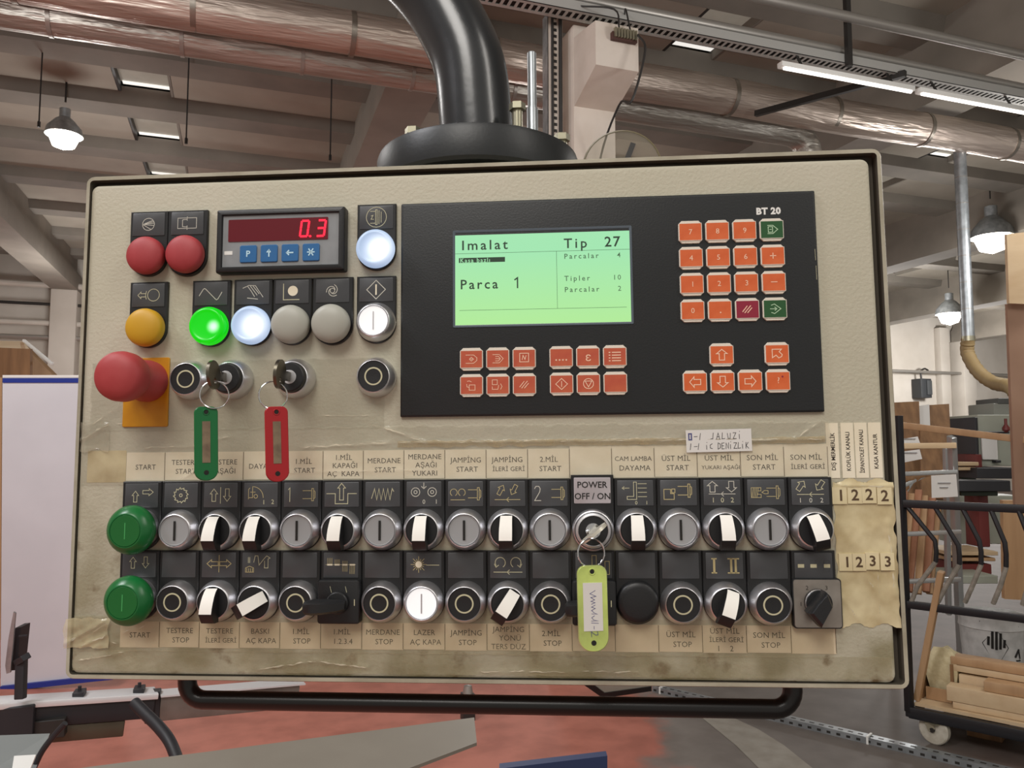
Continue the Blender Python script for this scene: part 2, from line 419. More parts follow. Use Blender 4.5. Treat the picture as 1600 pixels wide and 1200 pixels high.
M_DUCTG = mat('silver_spiral_duct', 0xc2bfb8, .38, .7, col2=0xa39f97, nscale=8, bump=1.0, bscale=16, stretch=(.15, 1, 1))
[setattr(n.inputs['Distance'], 'default_value', .025) for n in M_DUCTG.node_tree.nodes if n.type == 'BUMP']
M_DUCT = mat('foil_duct_insulation', 0xd2c4b8, .36, .7, col2=0xb0a298, nscale=5, bump=1.0, bscale=14, stretch=(.12, 1, 1))
[setattr(n.inputs['Distance'], 'default_value', .03) for n in M_DUCT.node_tree.nodes if n.type == 'BUMP']
M_DUCT2 = mat('spiral_duct_metal', 0x9c958c, .34, .8, col2=0x8a8378, nscale=6, bump=.8, bscale=12, stretch=(.3, 1, 1))
M_SKY = mat('skylight_sheet', 0x8f8a80, .5, col2=0x7a766c, nscale=3, emit=0xbdb4a4, es=.22)
M_SKYB = glow('skylight_edge_glow', 0xe8e6e0, 1.0)  # bright edge lines of the skylights, put in as glowing strips
M_LAMP = glow('high_bay_lamp_glass', 0xfff6e6, 14)
M_TUBE = glow('fluorescent_tube', 0xfffaf2, 2.2)
M_DARK = mat('dark_steel', 0x2a2826, .5)
M_PIPE = mat('dull_grey_pipe', 0xa5a19b, .4, .6)

b = MB(); b.box(-7, 28, -3, 21, -.1, 0, M_FLOOR); fl = struct(b.build('floor'))
b = MB(); b.box(-7, 28, 20, 20.2, 0, 6.1, M_WALL); wb = struct(b.build('wall_back', None, (0, 20, 0)))
b = MB(); b.box(-6.7, -6.5, -3, 20, 0, 6.1, M_WALL); struct(b.build('wall_left', None, (-6.6, 8, 0)))
b = MB(); b.box(27, 27.2, -3, 20, 0, 6.1, M_WALL); struct(b.build('wall_right', None, (27, 8, 0)))
for k in range(9):
    x = -5.4+k*3.9; b = MB(); b.box(x-.2, x+.2, 19.75, 20, 0, 5.4, M_WALL, .02); b.build('pilaster', wb, (x, 19.9, 0))
for z, r, m in ((5.05, .07, M_WALL), (4.62, .035, M_DARK), (4.2, .06, M_WALL), (3.88, .05, M_PIPE)):
    b = MB(); b.tube([(-6.4, 19.6, z), (9 if z != 3.88 else 26.8, 19.6, z)], r, m, 10); b.build('wall_pipe', wb, (0, 19.6, z))
b = MB(); b.box(-7, 28, -3, 20.2, 6.1, 6.2, M_CONC); ce = struct(b.build('ceiling', None, (0, 0, 6.1)))
PY = [-1.8, -.2, 1.4, 2.9, 4.4, 6.0, 7.55, 9.15, 10.55, 12.2, 13.9, 15.7, 17.5, 19.3]
SKX = [(-1.5, -.88), (4.25, 4.9), (9.5, 10.1), (15.0, 15.6), (20.5, 21.1)]
for y in PY:
    b = MB(); b.loft([[Vector((x, y-.2, 5.65)), Vector((x, y+.2, 5.65)), Vector((x, y+.26, 5.86)), Vector((x, y-.26, 5.86))] for x in (-6.5, 27)], M_PURL, smooth=False); b.build('purlin', ce, (10, y, 5.6))
xs = [-6.5]+[q for s in SKX for q in s]+[27]
for i in range(len(PY)-1):
    y0, y1 = PY[i]+.2, PY[i+1]-.2
    for k in range(0, len(xs), 2):
        b = MB(); b.box(xs[k]+.005, xs[k+1]-.005, y0, y1, 5.8, 5.88, M_CONC); b.build('roof_panel', ce, ((xs[k]+xs[k+1])/2, (y0+y1)/2, 5.84))
    if i >= 4:
        for sx0, sx1 in SKX:
            b = MB(); b.box(sx0, sx0+.03, y0, y1, 5.8, 6.08, M_DARK); b.box(sx1-.03, sx1, y0, y1, 5.8, 6.08, M_PURL); b.box(sx0, sx1, y0, y0+.03, 5.8, 6.08, M_DARK)
            s = b.build('skylight', ce, (sx0, (y0+y1)/2, 5.9))
            b = MB(); b.box(sx0+.03, sx1-.03, y0+.03, y1-.1, 5.9, 5.92, M_SKY); b.build('skylight_pane', s, (sx0, (y0+y1)/2, 6))
            b = MB(); b.box(sx0+.05, sx1-.05, y1-.14, y1-.06, 5.885, 5.895, M_SKYB); b.box(sx0+.05, sx1-.05, y0+.06, y0+.1, 5.885, 5.895, M_SKYB); b.build('bright_edge', s, (sx0, y1, 5.95), 'added glowing strips for the bright edge lines')
for x in (-3.75, 1.5, 6.75, 12.0, 17.3, 22.6):
    b = MB(); b.loft([[Vector((x-.26, y, 4.95)), Vector((x+.26, y, 4.95)), Vector((x+.26, y, 5.3)), Vector((x+.16, y, 5.45)), Vector((x+.16, y, 5.84)), Vector((x-.16, y, 5.84)), Vector((x-.16, y, 5.45)), Vector((x-.26, y, 5.3))] for y in (5.9 if x == 1.5 else 4.2, 19.9)], M_GIRD, smooth=False)
    b.build('girder', ce, (x, 12, 5))
    b = MB(); b.box(x-.26, x+.26, 19.45, 19.98, 0, 4.95, M_WALL, .02); b.build('end_column', wb, (x, 19.7, 0))
# ------------------------------------------------------------------ the control panel (modelled in mm: U right, V up, W towards the operator)
RP = Matrix(((0.9971963498741174, 0.008432646685146311, 0.07435274216610928), (-0.015361118737875256, 0.9955372565967929, 0.09311072311421277), (-0.07323575512587639, -0.09399181453452288, 0.9928756533290196)))
TP = Vector((-.033847416, -.000464731, .570278374))
FL = Matrix.Diagonal((1, -1, -1))
PM = Matrix.Translation(EYE) @ (CAMROT @ FL @ RP @ FL).to_4x4(); PM.translation = EYE+CAMROT @ (FL @ TP)
panel = bpy.data.objects.new('control_panel', None); COL.objects.link(panel); panel.matrix_world = PM
panel['label'] = 'beige operator control panel full of buttons, switches and a black screen unit'; panel['category'] = 'control panel'
def pm(): return MB(.001)
Z0 = -3.0   # door face
def sub(name, mb, parent, org, label=None, **k): return mb.build(name, parent, org, label, **k)

# enclosure: open box with a thin rim around the door
b = pm()
def hollow(b, x0, x1, y0, y1, r, zf, zb, t, m, mi_in):
    rings = [rr(x0+6, x1-6, y0+6, y1-6, r, zb, 4), rr(x0, x1, y0, y1, r, zb+6, 4), rr(x0, x1, y0, y1, r, zf-1, 4), rr(x0+.6, x1-.6, y0+.6, y1-.6, r-.6, zf, 4),
             rr(x0+t, x1-t, y0+t, y1-t, r-t, zf, 4), (rr(x0+t, x1-t, y0+t, y1-t, r-t, zf-16, 4), mi_in)]
    b.loft(rings, m, True, False, True)
hollow(b, -294.4, 300.6, -211.4, 165.0, 6, -1.6, -135, 3.2, M_BOX, M_GAP)
b.box(-291, 297, -208, 161.6, -12.5, -10.2, M_GAP)
enc = b.build('enclosure', panel, (0, 0, -60))
b = pm()
b.rrect(-291.0, 292.4, -207.9, 158.3, 6, [(0, -15), (0, Z0-2.2), (.5, Z0-.8), (1.4, Z0-.2), (2.6, Z0)], M_DOOR, 5, True, True)
door = b.build('door', panel, (0, 0, Z0-5))

def legend_holder(cx, T, wd=14.6, z=0, mat_=None):
    b = pm(); cy = T-35.5; R = wd
    def outline(i, zz):
        p = [Vector((cx-R+i, T-i, zz)), Vector((cx-R+i, cy, zz))]
        p += [Vector((cx+(R-i)*math.cos(a), cy+(R-i)*math.sin(a), zz)) for a in [PI+PI*k/16 for k in range(17)]]
        p += [Vector((cx+R-i, T-i, zz))]
        return p
    b.loft([outline(0, Z0), outline(0, z-.6), outline(.6, z)], mat_ or M_HOLD, False, True, True)
    return b.build('legend_holder', panel, (cx, cy, Z0))
def insert(h, cx, T, draw=None, m=None, z=0, wd=12.6):
    b = pm(); cy = T-10.2
    b.rrect(cx-wd, cx+wd, cy-8.8, cy+8.8, .5, [(0, z), (0, z+.35), (.3, z+.5)], m or M_INS, 2)
    if draw: draw(b, cx, cy, z+.5)
    return b.build('legend_insert', h, (cx, cy, z))

# --- little drawings on the legend inserts
def S(b, polys, cx, cy, z, m=None, w=.42): b.strokes(polys, w, z, m or M_SYM, cx, cy, h=.12)
def ar(cx, cy, L, W_, ang):
    p = [(-L/2, -W_/4), (L*.1, -W_/4), (L*.1, -W_/2), (L/2, 0), (L*.1, W_/2), (L*.1, W_/4), (-L/2, W_/4), (-L/2, -W_/4)]
    c, s_ = math.cos(math.radians(ang)), math.sin(math.radians(ang))
    return [(cx+x*c-y*s_, cy+x*s_+y*c) for x, y in p]
def rect(x0, y0, x1, y1): return [(x0, y0), (x1, y0), (x1, y1), (x0, y1), (x0, y0)]
def spindle(x, y, s=1): return [[(x-6*s, y+2.6*s), (x, y+2.6*s)], [(x-6*s, y-2.6*s), (x, y-2.6*s)], rect(x, y-4*s, x+1.2*s, y+4*s), [(x+1.2*s, y+3*s), (x+2.2*s, y+2*s), (x+2.2*s, y-2*s), (x+1.2*s, y-3*s)]]
def larr(y, x0=-9, x1=9): return [[(x0, y), (x1, y)], [(1, y+1.5), (-.6, y), (1, y-1.5)]]
def d_fan(b, x, y, z): S(b, [circ(0, 0, 4.7), [(-4.6, 0), (3.6, 3)], [(-4.6, 0), (4.5, .8)], [(-4.6, 0), (4.4, -1)], [(-4.6, 0), (2, -4)], [(-4.6, 0), (4, 2)]], x, y, z, M_SYML)
def d_frame(b, x, y, z): S(b, [rect(-7.3, -4, 7.3, 4), [(0, 3), (-3.6, 2.6), (-3.6, -2.6), (0, -3)], [(0, 5), (0, 2)], [(0, -2), (0, -5)]], x, y, z, M_SYML)
def d_door(b, x, y, z): S(b, [circ(0, 0, 7.6), [(-1, 4.5), (-4.5, 4.5)], [(-1, -4.5), (-4.5, -4.5)], rect(-.6, -5.6, .6, 5.6), [(2, 5), (2, -5)], [(3.6, 4), (3.6, -4)], [(-4, 1), (-2.5, 1.5), (-4, -1.5), (-2, -1.5)]], x, y, z, M_SYM)
def d_left(b, x, y, z): S(b, [circ(4.2, 0, 4.6), ar(-5, 0, 6, 5, 180), [(-1.4, 3), (-2, 0), (-1.4, -3)]], x, y, z, M_SYM)
def d_wave(b, x, y, z): S(b, [[(-9, -1.5), (-6, 3.4), (-5, 4), (-4, 3.4), (3.4, -4), (4.4, -4.8), (5.6, -4), (8.5, 1)]], x, y, z, M_SYML, .55)
def d_hand(b, x, y, z): S(b, [[(-7.5, 3.5), (-3, 5.5), (2, 5.2), (8, -3.5)], [(-4, 5), (-1, 1), (1.5, -3)], [(-2, 5.2), (3.5, -2)], [(0, 5.2), (5, -1)], [(-4, -4), (4, -5)]], x, y, z, M_SYML, .5)
def d_dot(b, x, y, z):
    S(b, [[(-6.5, 6), (-6.5, -6), (5.5, -6)]], x, y, z, M_SYM, .6); b.lathe([(3.8, z), (3.8, z+.15)], M_LABEL, (x+.6, y+.6, 0), 20)
def d_swirl(b, x, y, z): S(b, [arc(0, 0, 1.8, 0, 360, 12)]+[[(p*math.cos(a+o), p*math.sin(a+o)) for a, p in [(k*.42, 1.8+.36*k) for k in range(9)]] for o in (0, 2.09, 4.19)], x, y, z, M_SYML, .5)
def d_dia(b, x, y, z): S(b, [[(0, 7), (7, 0), (0, -7), (-7, 0), (0, 7)]], x, y, z, M_SYML, .55); S(b, [[(0, 3.6), (0, -3.6)]], x, y, z, M_LABEL, 1.1)
def d_ur(b, x, y, z): S(b, [ar(-4.6, -.8, 8, 5, 90), ar(5, 2.4, 8, 5, 0)], x, y, z)
def d_saw(b, x, y, z):
    p = []
    for k in range(12):
        a = 2*PI*k/12; p += [(4.4*math.cos(a), 4.4*math.sin(a)), (5.6*math.cos(a+.1), 5.6*math.sin(a+.1))]
    S(b, [p+[p[0]], circ(0, 0, 1.1, 8)], x, y, z, M_SYM, .5)
def d_ud(b, x, y, z): S(b, [ar(-5, 0, 9, 5.6, 90), ar(5, 0, 9, 5.6, -90), [(0, 5.6), (0, -6)]], x, y, z)
def d_saw2(b, x, y, z):
    S(b, [arc(-6, -2, 8, 0, 90, 8), [(-8, 5), (-9, 4), (-9, -3)], [(-6, 6), (-6, -2), (-9, -2)], circ(-3.6, -1, 1.4, 8), [(-7.6, 2), (-4, 2)]], x, y, z, M_SYMG, .4)
    b.text('1', x+2, y-5.2, 4.6, z+.1, M_SYM); b.text('2', x+9, y-5, 4.6, z+.1, M_SYM)
def d_sp1(b, x, y, z): S(b, spindle(8, 0, 1.1), x, y, z, M_SYMG); S(b, [[(-9.4, 3.6), (-8.2, 4.8), (-8.2, -5)]], x, y, z, M_SYM, .5)
def d_pit(b, x, y, z): S(b, [[(-11, .6), (-4.6, .6), (-4.6, -6.6), (4.6, -6.6), (4.6, .6), (11, .6)], [(-1.4, -4), (-1.4, 4.6), (-2.8, 4.6), (0, 8), (2.8, 4.6), (1.4, 4.6), (1.4, -4), (-1.4, -4)]], x, y, z, M_SYM, .5)
def d_zig(b, x, y, z): S(b, [[(-8, -3)]+[(-7.4+1.6*k, 4 if k % 2 else -4) for k in range(1, 10)]+[(8.2, 2)]], x, y, z, M_SYM, .5)
def d_roll(b, x, y, z):
    S(b, [circ(-6, 1.4, 3.1, 14), circ(-6, 1.4, 1.2, 8), circ(6, 1.4, 3.1, 14), circ(6, 1.4, 1.2, 8), [(0, 8), (0, 4)], [(-1.7, 5.4), (0, 3.8), (1.7, 5.4)]], x, y, z, M_SYML, .5)
    b.text('0', x, y-5.4, 4.4, z+.1, M_SYML); b.text('1', x+8.6, y-5.4, 4.4, z+.1, M_SYML)
def d_rot2(b, x, y, z): S(b, [arc(-8.4, 1, 2.5, -60, 240, 12), arc(-2.6, 1, 2.5, -60, 240, 12), larr(-4.2, -10.6, -.4)[0]]+spindle(8.6, 0, 1.1), x, y, z, M_SYMG)
def d_slant(b, x, y, z): S(b, [ar(-4.6, 2.6, 7.5, 5, 62), ar(4.6, 2.6, 7.5, 5, 242)]+larr(-4.2), x, y, z, M_SYMG)
def d_sp2(b, x, y, z): S(b, spindle(8, 0, 1.1), x, y, z, M_SYMG); S(b, [[(-10.6, 3.4), (-9.6, 5), (-7.6, 5), (-6.6, 3.4), (-7, 1), (-10.6, -5), (-6.2, -5)]], x, y, z, M_SYML, .5)
def d_brk(b, x, y, z):
    S(b, [[(-5.6, -4.5), (-5.6, -2.4), (-1, -2.4), (-1, 7.6), (1, 7.6), (1, -4.5), (-5.6, -4.5)], [(-4, 3.4), (-9, 3.4)], [(-7.6, 4.4), (-9, 3.4), (-7.6, 2.4)]]+[[(2, q), (8, q)] for q in (6.4, 3.4, .4, -2.6)], x, y, z, M_SYM)
    b.text('0', x+.6, y-6.8, 3.6, z+.1, M_SYM); b.text('1', x+7.6, y-6.8, 3.6, z+.1, M_SYM)
def d_blk(b, x, y, z): S(b, [[(-10, 2.4), (-5.4, 2.4), (-5.4, -.6), (-3, -.6), (-3, -4.6), (-10, -4.6), (-10, 2.4)], rect(-4.6, 0, -2.4, 2.6)]+spindle(6.6, 1.4, 1.15), x, y, z, M_SYMG, .5)
def d_ud102(b, x, y, z):
    S(b, [ar(-6.5, 4, 7.4, 7, 90)], x, y, z, M_SYML, .5); S(b, [ar(6.5, 4, 7.4, 7, -90)]+larr(-1), x, y, z, M_SYML, .45)
    for q, t in ((-6.6, '1'), (0, '0'), (6.8, '2')): b.text(t, x+q, y-5.2, 4.8, z+.1, M_SYM)
def d_hblk(b, x, y, z): S(b, [[(-10, 3.2), (-3.4, 3.2), (-3.4, 1), (-5.6, 1), (-5.6, -1.4), (-3.4, -1.4), (-3.4, -3.6), (-10, -3.6), (-10, 3.2)], [(-2.8, 0), (-1, 1.2), (1.4, 1.2), (1.4, -1), (-1, -1), (-2.8, 0)]]+[[(-9.6+q, -3.4), (-8.4+q, 3)] for q in (0, 1.1, 2.2, 3.3)]+spindle(7, 0, 1.1), x, y, z, M_SYMG, .38)
def d_sl102(b, x, y, z):
    S(b, [ar(-6.2, 4.4, 7.6, 6, 55), ar(6.6, 4.4, 7.6, 6, 235)]+larr(-1.6), x, y, z, M_SYM, .45)
    for q, t in ((-7.4, '1'), (0, '0'), (7.4, '2')): b.text(t, x+q, y-5.6, 4.6, z+.1, M_SYML)
def d_ud0(b, x, y, z): S(b, [ar(-4.6, 1.6, 8, 5, 90), ar(5, 1.8, 8, 5, -90)], x, y, z, M_SYM)
def d_lr(b, x, y, z): S(b, [ar(-4.6, 1, 8.4, 5.6, 180), ar(5, 1, 8.4, 5.6, 0), [(.2, 7), (.2, -5)]], x, y, z, M_SYMG, .5)
def d_press(b, x, y, z): S(b, [[(-8, 5.5), (-8, 1.6)], [(-7, 5.5), (-7, 1.6)], [(-4, 2), (-3, 6.6), (-1, 6.6), (0, 0), (4, 5), (5.6, 6.6), (8, 5), (6.6, 4.4), (6.6, -2), (4, -2), (4, 3)]], x, y, z, M_SYM); S(b, [[(-10, -5), (-10, -2), (-7, -.8), (-4, -2), (-4, -5), (-10, -5)]]+[[(-9+q, -5), (-9+q, -2.4)] for q in (0, 1.4, 2.8, 4.2)], x, y, z, M_SYMG, .4)
def d_bars(b, x, y, z):
    S(b, [[(-11, .4), (11, .4)]], x, y, z, M_SYM, .25)
    for k, (dx, a, c) in enumerate(((-8, 5, 0), (-2.6, 4, 0), (3, 3, -4.4), (8.4, 1, -6))):
        b.box(x+dx-1.9, x+dx+1.9, y-.2, y+.9, z, z+.14, M_LABEL)
        S(b, [[(dx-1.6+q, a), (dx-1.6+q, c)] for q in (0, 1.1, 2.2, 3.2)], x, y, z, M_SYMG, .28)
def d_bars3(b, x, y, z):
    for dx, o in ((-8.4, 0), (0, 0), (9, 0)):
        b.box(x+dx-2.1, x+dx+2.1, y-1.2, y+1.2, z, z+.14, M_SYM); S(b, [rect(dx-1.8, 1.4, dx+1.8, 3.6), rect(dx-1.8, -3.8, dx+1.8, -1.4)], x, y, z, M_INS, .3)
def d_sun(b, x, y, z):
    b.lathe([(2.3, z), (2.3, z+.15)], M_LABEL, (x-3.6, y+.6, 0), 20)
    S(b, [[(-3.6+2.2*math.cos(a), .6+2.2*math.sin(a)), (-3.6+q*math.cos(a), .6+q*math.sin(a))] for a, q in [(2*PI*k/16, 5.6 if k % 2 == 0 else 4) for k in range(16)]], x, y, z, M_SYMG, .4)
    S(b, [[(2, .2), (11, .2)]], x, y, z, M_SYM, .5)
def d_rot(b, x, y, z): S(b, [arc(-5.4, 2, 3.6, -55, 215, 14), arc(5.6, 2, 3.6, -35, 235, 14), [(-9.6, 1), (-8.4, -1.2), (-6.6, .2)], [(9.8, 1), (8.6, -1.2), (6.8, .2)]]+larr(-4.6, -10, 10), x, y, z, M_SYM, .5)
def d_iii(b, x, y, z):
    def I(xx): return [[(xx, 4.6), (xx, -4.6)]]
    S(b, I(-7)+I(4.6)+I(7.6), x, y, z, M_SYMG, 1.5)
    S(b, [[(-8.6, 4.8), (-5.4, 4.8)], [(-8.6, -4.8), (-5.4, -4.8)], [(2.4, 4.8), (9.8, 4.8)], [(2.4, -4.8), (9.8, -4.8)]], x, y, z, M_SYMG, .9)
def d_tall(b, x, y, z): S(b, [rect(-1, -5, 2, 7), rect(8, -6, 11, 3)], x, y, z, M_SYMG, .4)

# --- controls
def bezel(name, cx, cy, top=9.2, rin=11.2, label=None):
    b = pm()
    b.lathe([(14.5, Z0), (14.6, 1), (14.2, 3), (13.2, 6), (12.2, top-.9), (11.75, top-.2), (rin+.1, top), (rin-.1, top-.35), (rin-.2, top-1.6)], M_CHR, (cx, cy, 0), 48, False)
    return b.build(name, panel, (cx, cy, Z0), label)
def start_button(cx, cy, lit=False):
    p = bezel('push_button', cx, cy, label='lit white start button' if lit else 'grey start button with a black line')
    m = M_LBTN if lit else M_WCAP
    b = pm(); b.lathe([(11, 4), (11, 8), (10.6, 8.6, M_CHRB), (10.2, 8.6), (9.9, 8.3), (5, 8.1), (.01, 8.1)], m, (cx, cy, 0), 40)
    b.strokes([[(0, 6.4), (0, -6.4)]], 1.0 if lit else 1.7, 8.5, M_CHR if lit else M_SEAL, cx, cy, h=.1); b.build('button_cap', p, (cx, cy, 6))
def stop_button(cx, cy):
    p = bezel('push_button', cx, cy, 9.2, 11.3, 'black stop button with a pale ring')
    b = pm(); b.lathe([(11.1, 4), (11.1, 8.2), (10.8, 8.6), (6.6, 8.5), (6.5, 8.6, M_SYM), (5.5, 8.6, M_SYM), (5.4, 8.4), (.01, 8.2)], M_PLAST, (cx, cy, 0), 40); b.build('button_cap', p, (cx, cy, 6))
def selector(cx, cy, rot=0, notch=False):
    p = bezel('selector_switch', cx, cy, label='black selector switch with a white sticker on its handle')
    b = pm(); b.lathe([(11.1, 4), (11.1, 8.4), (10.7, 8.9), (.01, 8.9)], M_PLAST, (cx, cy, 0), 36); b.build('switch_dial', p, (cx, cy, 6))
    R = Matrix.Translation((cx, cy, 0)) @ Matrix.Rotation(math.radians(rot), 4, 'Z')
    # handle: a fin rising from the upper edge to its outer end, tall towards the bottom
    pr = [(10.6, 8.9), (10.2, 10.4), (8.2, 13.4), (5, 16), (1.5, 18), (-2.4, 19.6), (-6, 20.4), (-7, 20.2), (-12.4, 16.4), (-13.2, 15.2), (-13.4, 8.9)]
    b = pm(); b.M = R; n = len(pr)
    Lr = [b.v((-4.7+.04*max(y, 0), y, z)) for y, z in pr]; Rr = [b.v((4.7-.04*max(y, 0), y, z)) for y, z in pr]
    i = b.mi(M_PLAST); b.face(Lr, i); b.face(list(reversed(Rr)), i)
    for k in range(n): b.face((Lr[k], Rr[k], Rr[(k+1) % n], Lr[(k+1) % n]), i)
    b.build('handle', p, (cx, cy, 9))
    b = pm(); b.M = R; st = pr[1:7]; i = b.mi(M_STICK)
    q = [[b.v((x, y+dy, z+.35)) for x in (-4.5+.04*max(y, 0), 4.5-.04*max(y, 0))] for (y, z), dy in zip(st, (0,)*9)]
    for k in range(len(q)-1): b.face((q[k][0], q[k][1], q[k+1][1], q[k+1][0]), i, True)
    e = [b.v((x, st[-1][0]-.1, st[-1][1]-.4)) for x in (-4.5, 4.5)]; b.face((q[-1][0], q[-1][1], e[1], e[0]), i)
    b.build('white_sticker', p, (cx, cy, 18))
def dome(cx, cy, m, name, label, lit=None):
    b = pm(); pr = [(12.4, Z0), (12.4, 1.5), (13.8, 2), (14.2, 3.2), (14.2, 6.6), (13.7, 8.2), (12.4, 9.5)]
    if lit: pr += [(11.2, 9.9), (10.8, 9.6), (9.5, 9.3), (6, 8.9), (.01, 8.7)]
    else: pr += [(9.5, 10.8), (6, 11.5), (3, 11.8), (.01, 11.9)]
    b.lathe([(r, z) for r, z in pr], m, (cx, cy, 0), 48)
    o = b.build(name, panel, (cx, cy, Z0), label, sharp=60)
    if False:   # the bulb behind the lens glows through as a hot spot
        b = pm(); b.lathe([(4.6, 8.8), (4.2, 9.5), (2.6, 10.1), (.01, 10.3)], lit, (cx+2.4, cy-.8, 0), 24); b.build('bulb_spot', o, (cx+2.4, cy-.8, 9), 'brightest glowing spot of the lamp')
def mushroom(cx, cy, label):
    b = pm(); b.lathe([(14.4, Z0), (14.4, 4), (13.6, 8)], M_CHR, (cx, cy, 0), 40)
    p = b.build('push_button', panel, (cx, cy, Z0), label)
    b = pm(); b.lathe([(13.6, 7), (16.6, 8.4), (17.6, 10.5), (17.6, 12.8), (16.9, 15), (15, 17.6), (12.6, 19.8), (11.7, 20.4), (11.3, 20.3), (11.2, 19.6)], M_GRN, (cx, cy, 0), 48, False)
    b.build('mushroom_cap', p, (cx, cy, 12), sharp=60)
    b = pm(); b.lathe([(11.1, 17), (11.1, 20.1), (10.8, 20.5), (.01, 20.4)], M_GRND, (cx, cy, 0), 36); b.strokes([[(0, 5.5), (0, -5.5)]], .8, 20.45, M_GRNL, cx, cy, h=.1)
    b.build('button_face', p, (cx, cy, 20))
def key_lock(cx, cy, label):
    p = bezel('key_switch', cx, cy, 9.2, 11.3, label)
    b = pm(); b.lathe([(11.2, 4), (11.2, 9.4), (10.6, 12.8), (9.8, 13.4), (5, 13.4), (4.9, 13.5, M_CHR), (.01, 13.6, M_CHR)], M_PLAST, (cx, cy, 0), 40); b.strokes([[(0, 2.6), (0, -2.6)]], 1, 13.6, M_SEAL, cx, cy)
    b.build('lock_barrel', p, (cx, cy, 10))

TOPR, MIDR = 135.3, 80.6
h = legend_holder(-242.0, TOPR); insert(h, -242.0, TOPR, d_fan); dome(-240.6, 99.7, M_RED, 'push_button', 'red domed button, left of the pair')
h = legend_holder(-211.6, TOPR, 15.4); insert(h, -211.6, TOPR, d_frame); dome(-210.2, 99.9, M_RED, 'push_button', 'red domed button, right of the pair')
h = legend_holder(-66.1, TOPR); insert(h, -66.1, TOPR, d_door); dome(-65.4, 99.9, M_LWHITE, 'indicator_lamp', 'glowing bluish white round lamp at the top', M_LHOT)
h = legend_holder(-240.3, MIDR); insert(h, -240.3, MIDR, d_left); dome(-239.2, 45, M_YEL, 'push_button', 'yellow domed button')
h = legend_holder(-191.5, MIDR); insert(h, -191.5, MIDR, d_wave); dome(-190.2, 45, M_LGREEN, 'indicator_lamp', 'glowing green round lamp', M_LGHOT)
h = legend_holder(-159.4, MIDR); insert(h, -159.4, MIDR, d_hand); dome(-158.4, 45, M_LWHITE, 'indicator_lamp', 'glowing bluish white round lamp beside the green one', M_LHOT)
h = legend_holder(-129.3, MIDR); insert(h, -129.3, MIDR, d_dot); dome(-128.4, 45, M_GREYCAP, 'indicator_lamp', 'unlit pale grey lamp under the dot symbol')
h = legend_holder(-98.7, MIDR, 15.2); insert(h, -98.7, MIDR, d_swirl); dome(-98.2, 45, M_GREYCAP, 'indicator_lamp', 'unlit pale grey lamp under the swirl symbol')
h = legend_holder(-65.9, MIDR); insert(h, -65.9, MIDR, d_dia); start_button(-65.8, 46, True)
stop_button(-205.3, 5.6); stop_button(-65.4, 5.4)
key_lock(-173, 5.6, 'key switch with black barrel, left one'); key_lock(-125.6, 5.4, 'key switch with black barrel, right one')
# emergency stop on its yellow plate
b = pm(); b.rrect(-258.2, -223.2, -28.6, 23.2, 1, [(0, Z0), (0, Z0+1.1), (.4, Z0+1.4)], M_PLATEY, 2); b.build('yellow_plate', panel, (-240.6, -2.7, Z0), 'yellow plate behind the emergency stop')
b = pm(); b.lathe([(15.4, Z0), (15.6, 2), (14.4, 14), (14, 20), (15.4, 25)], M_ESTOP, (-239, 5.4, 0), 48)
es = b.build('emergency_stop_button', panel, (-239, 5.4, Z0), 'big red mushroom emergency stop')
b = pm(); b.lathe([(15, 23), (17, 26), (17.7, 29), (17.8, 35), (17, 39), (14.6, 41.8), (10, 43.6), (5, 44.4), (.01, 44.6)], M_ESTOP, (-239, 5.4, 0), 56); b.build('mushroom_head', es, (-239, 5.4, 34), sharp=70)

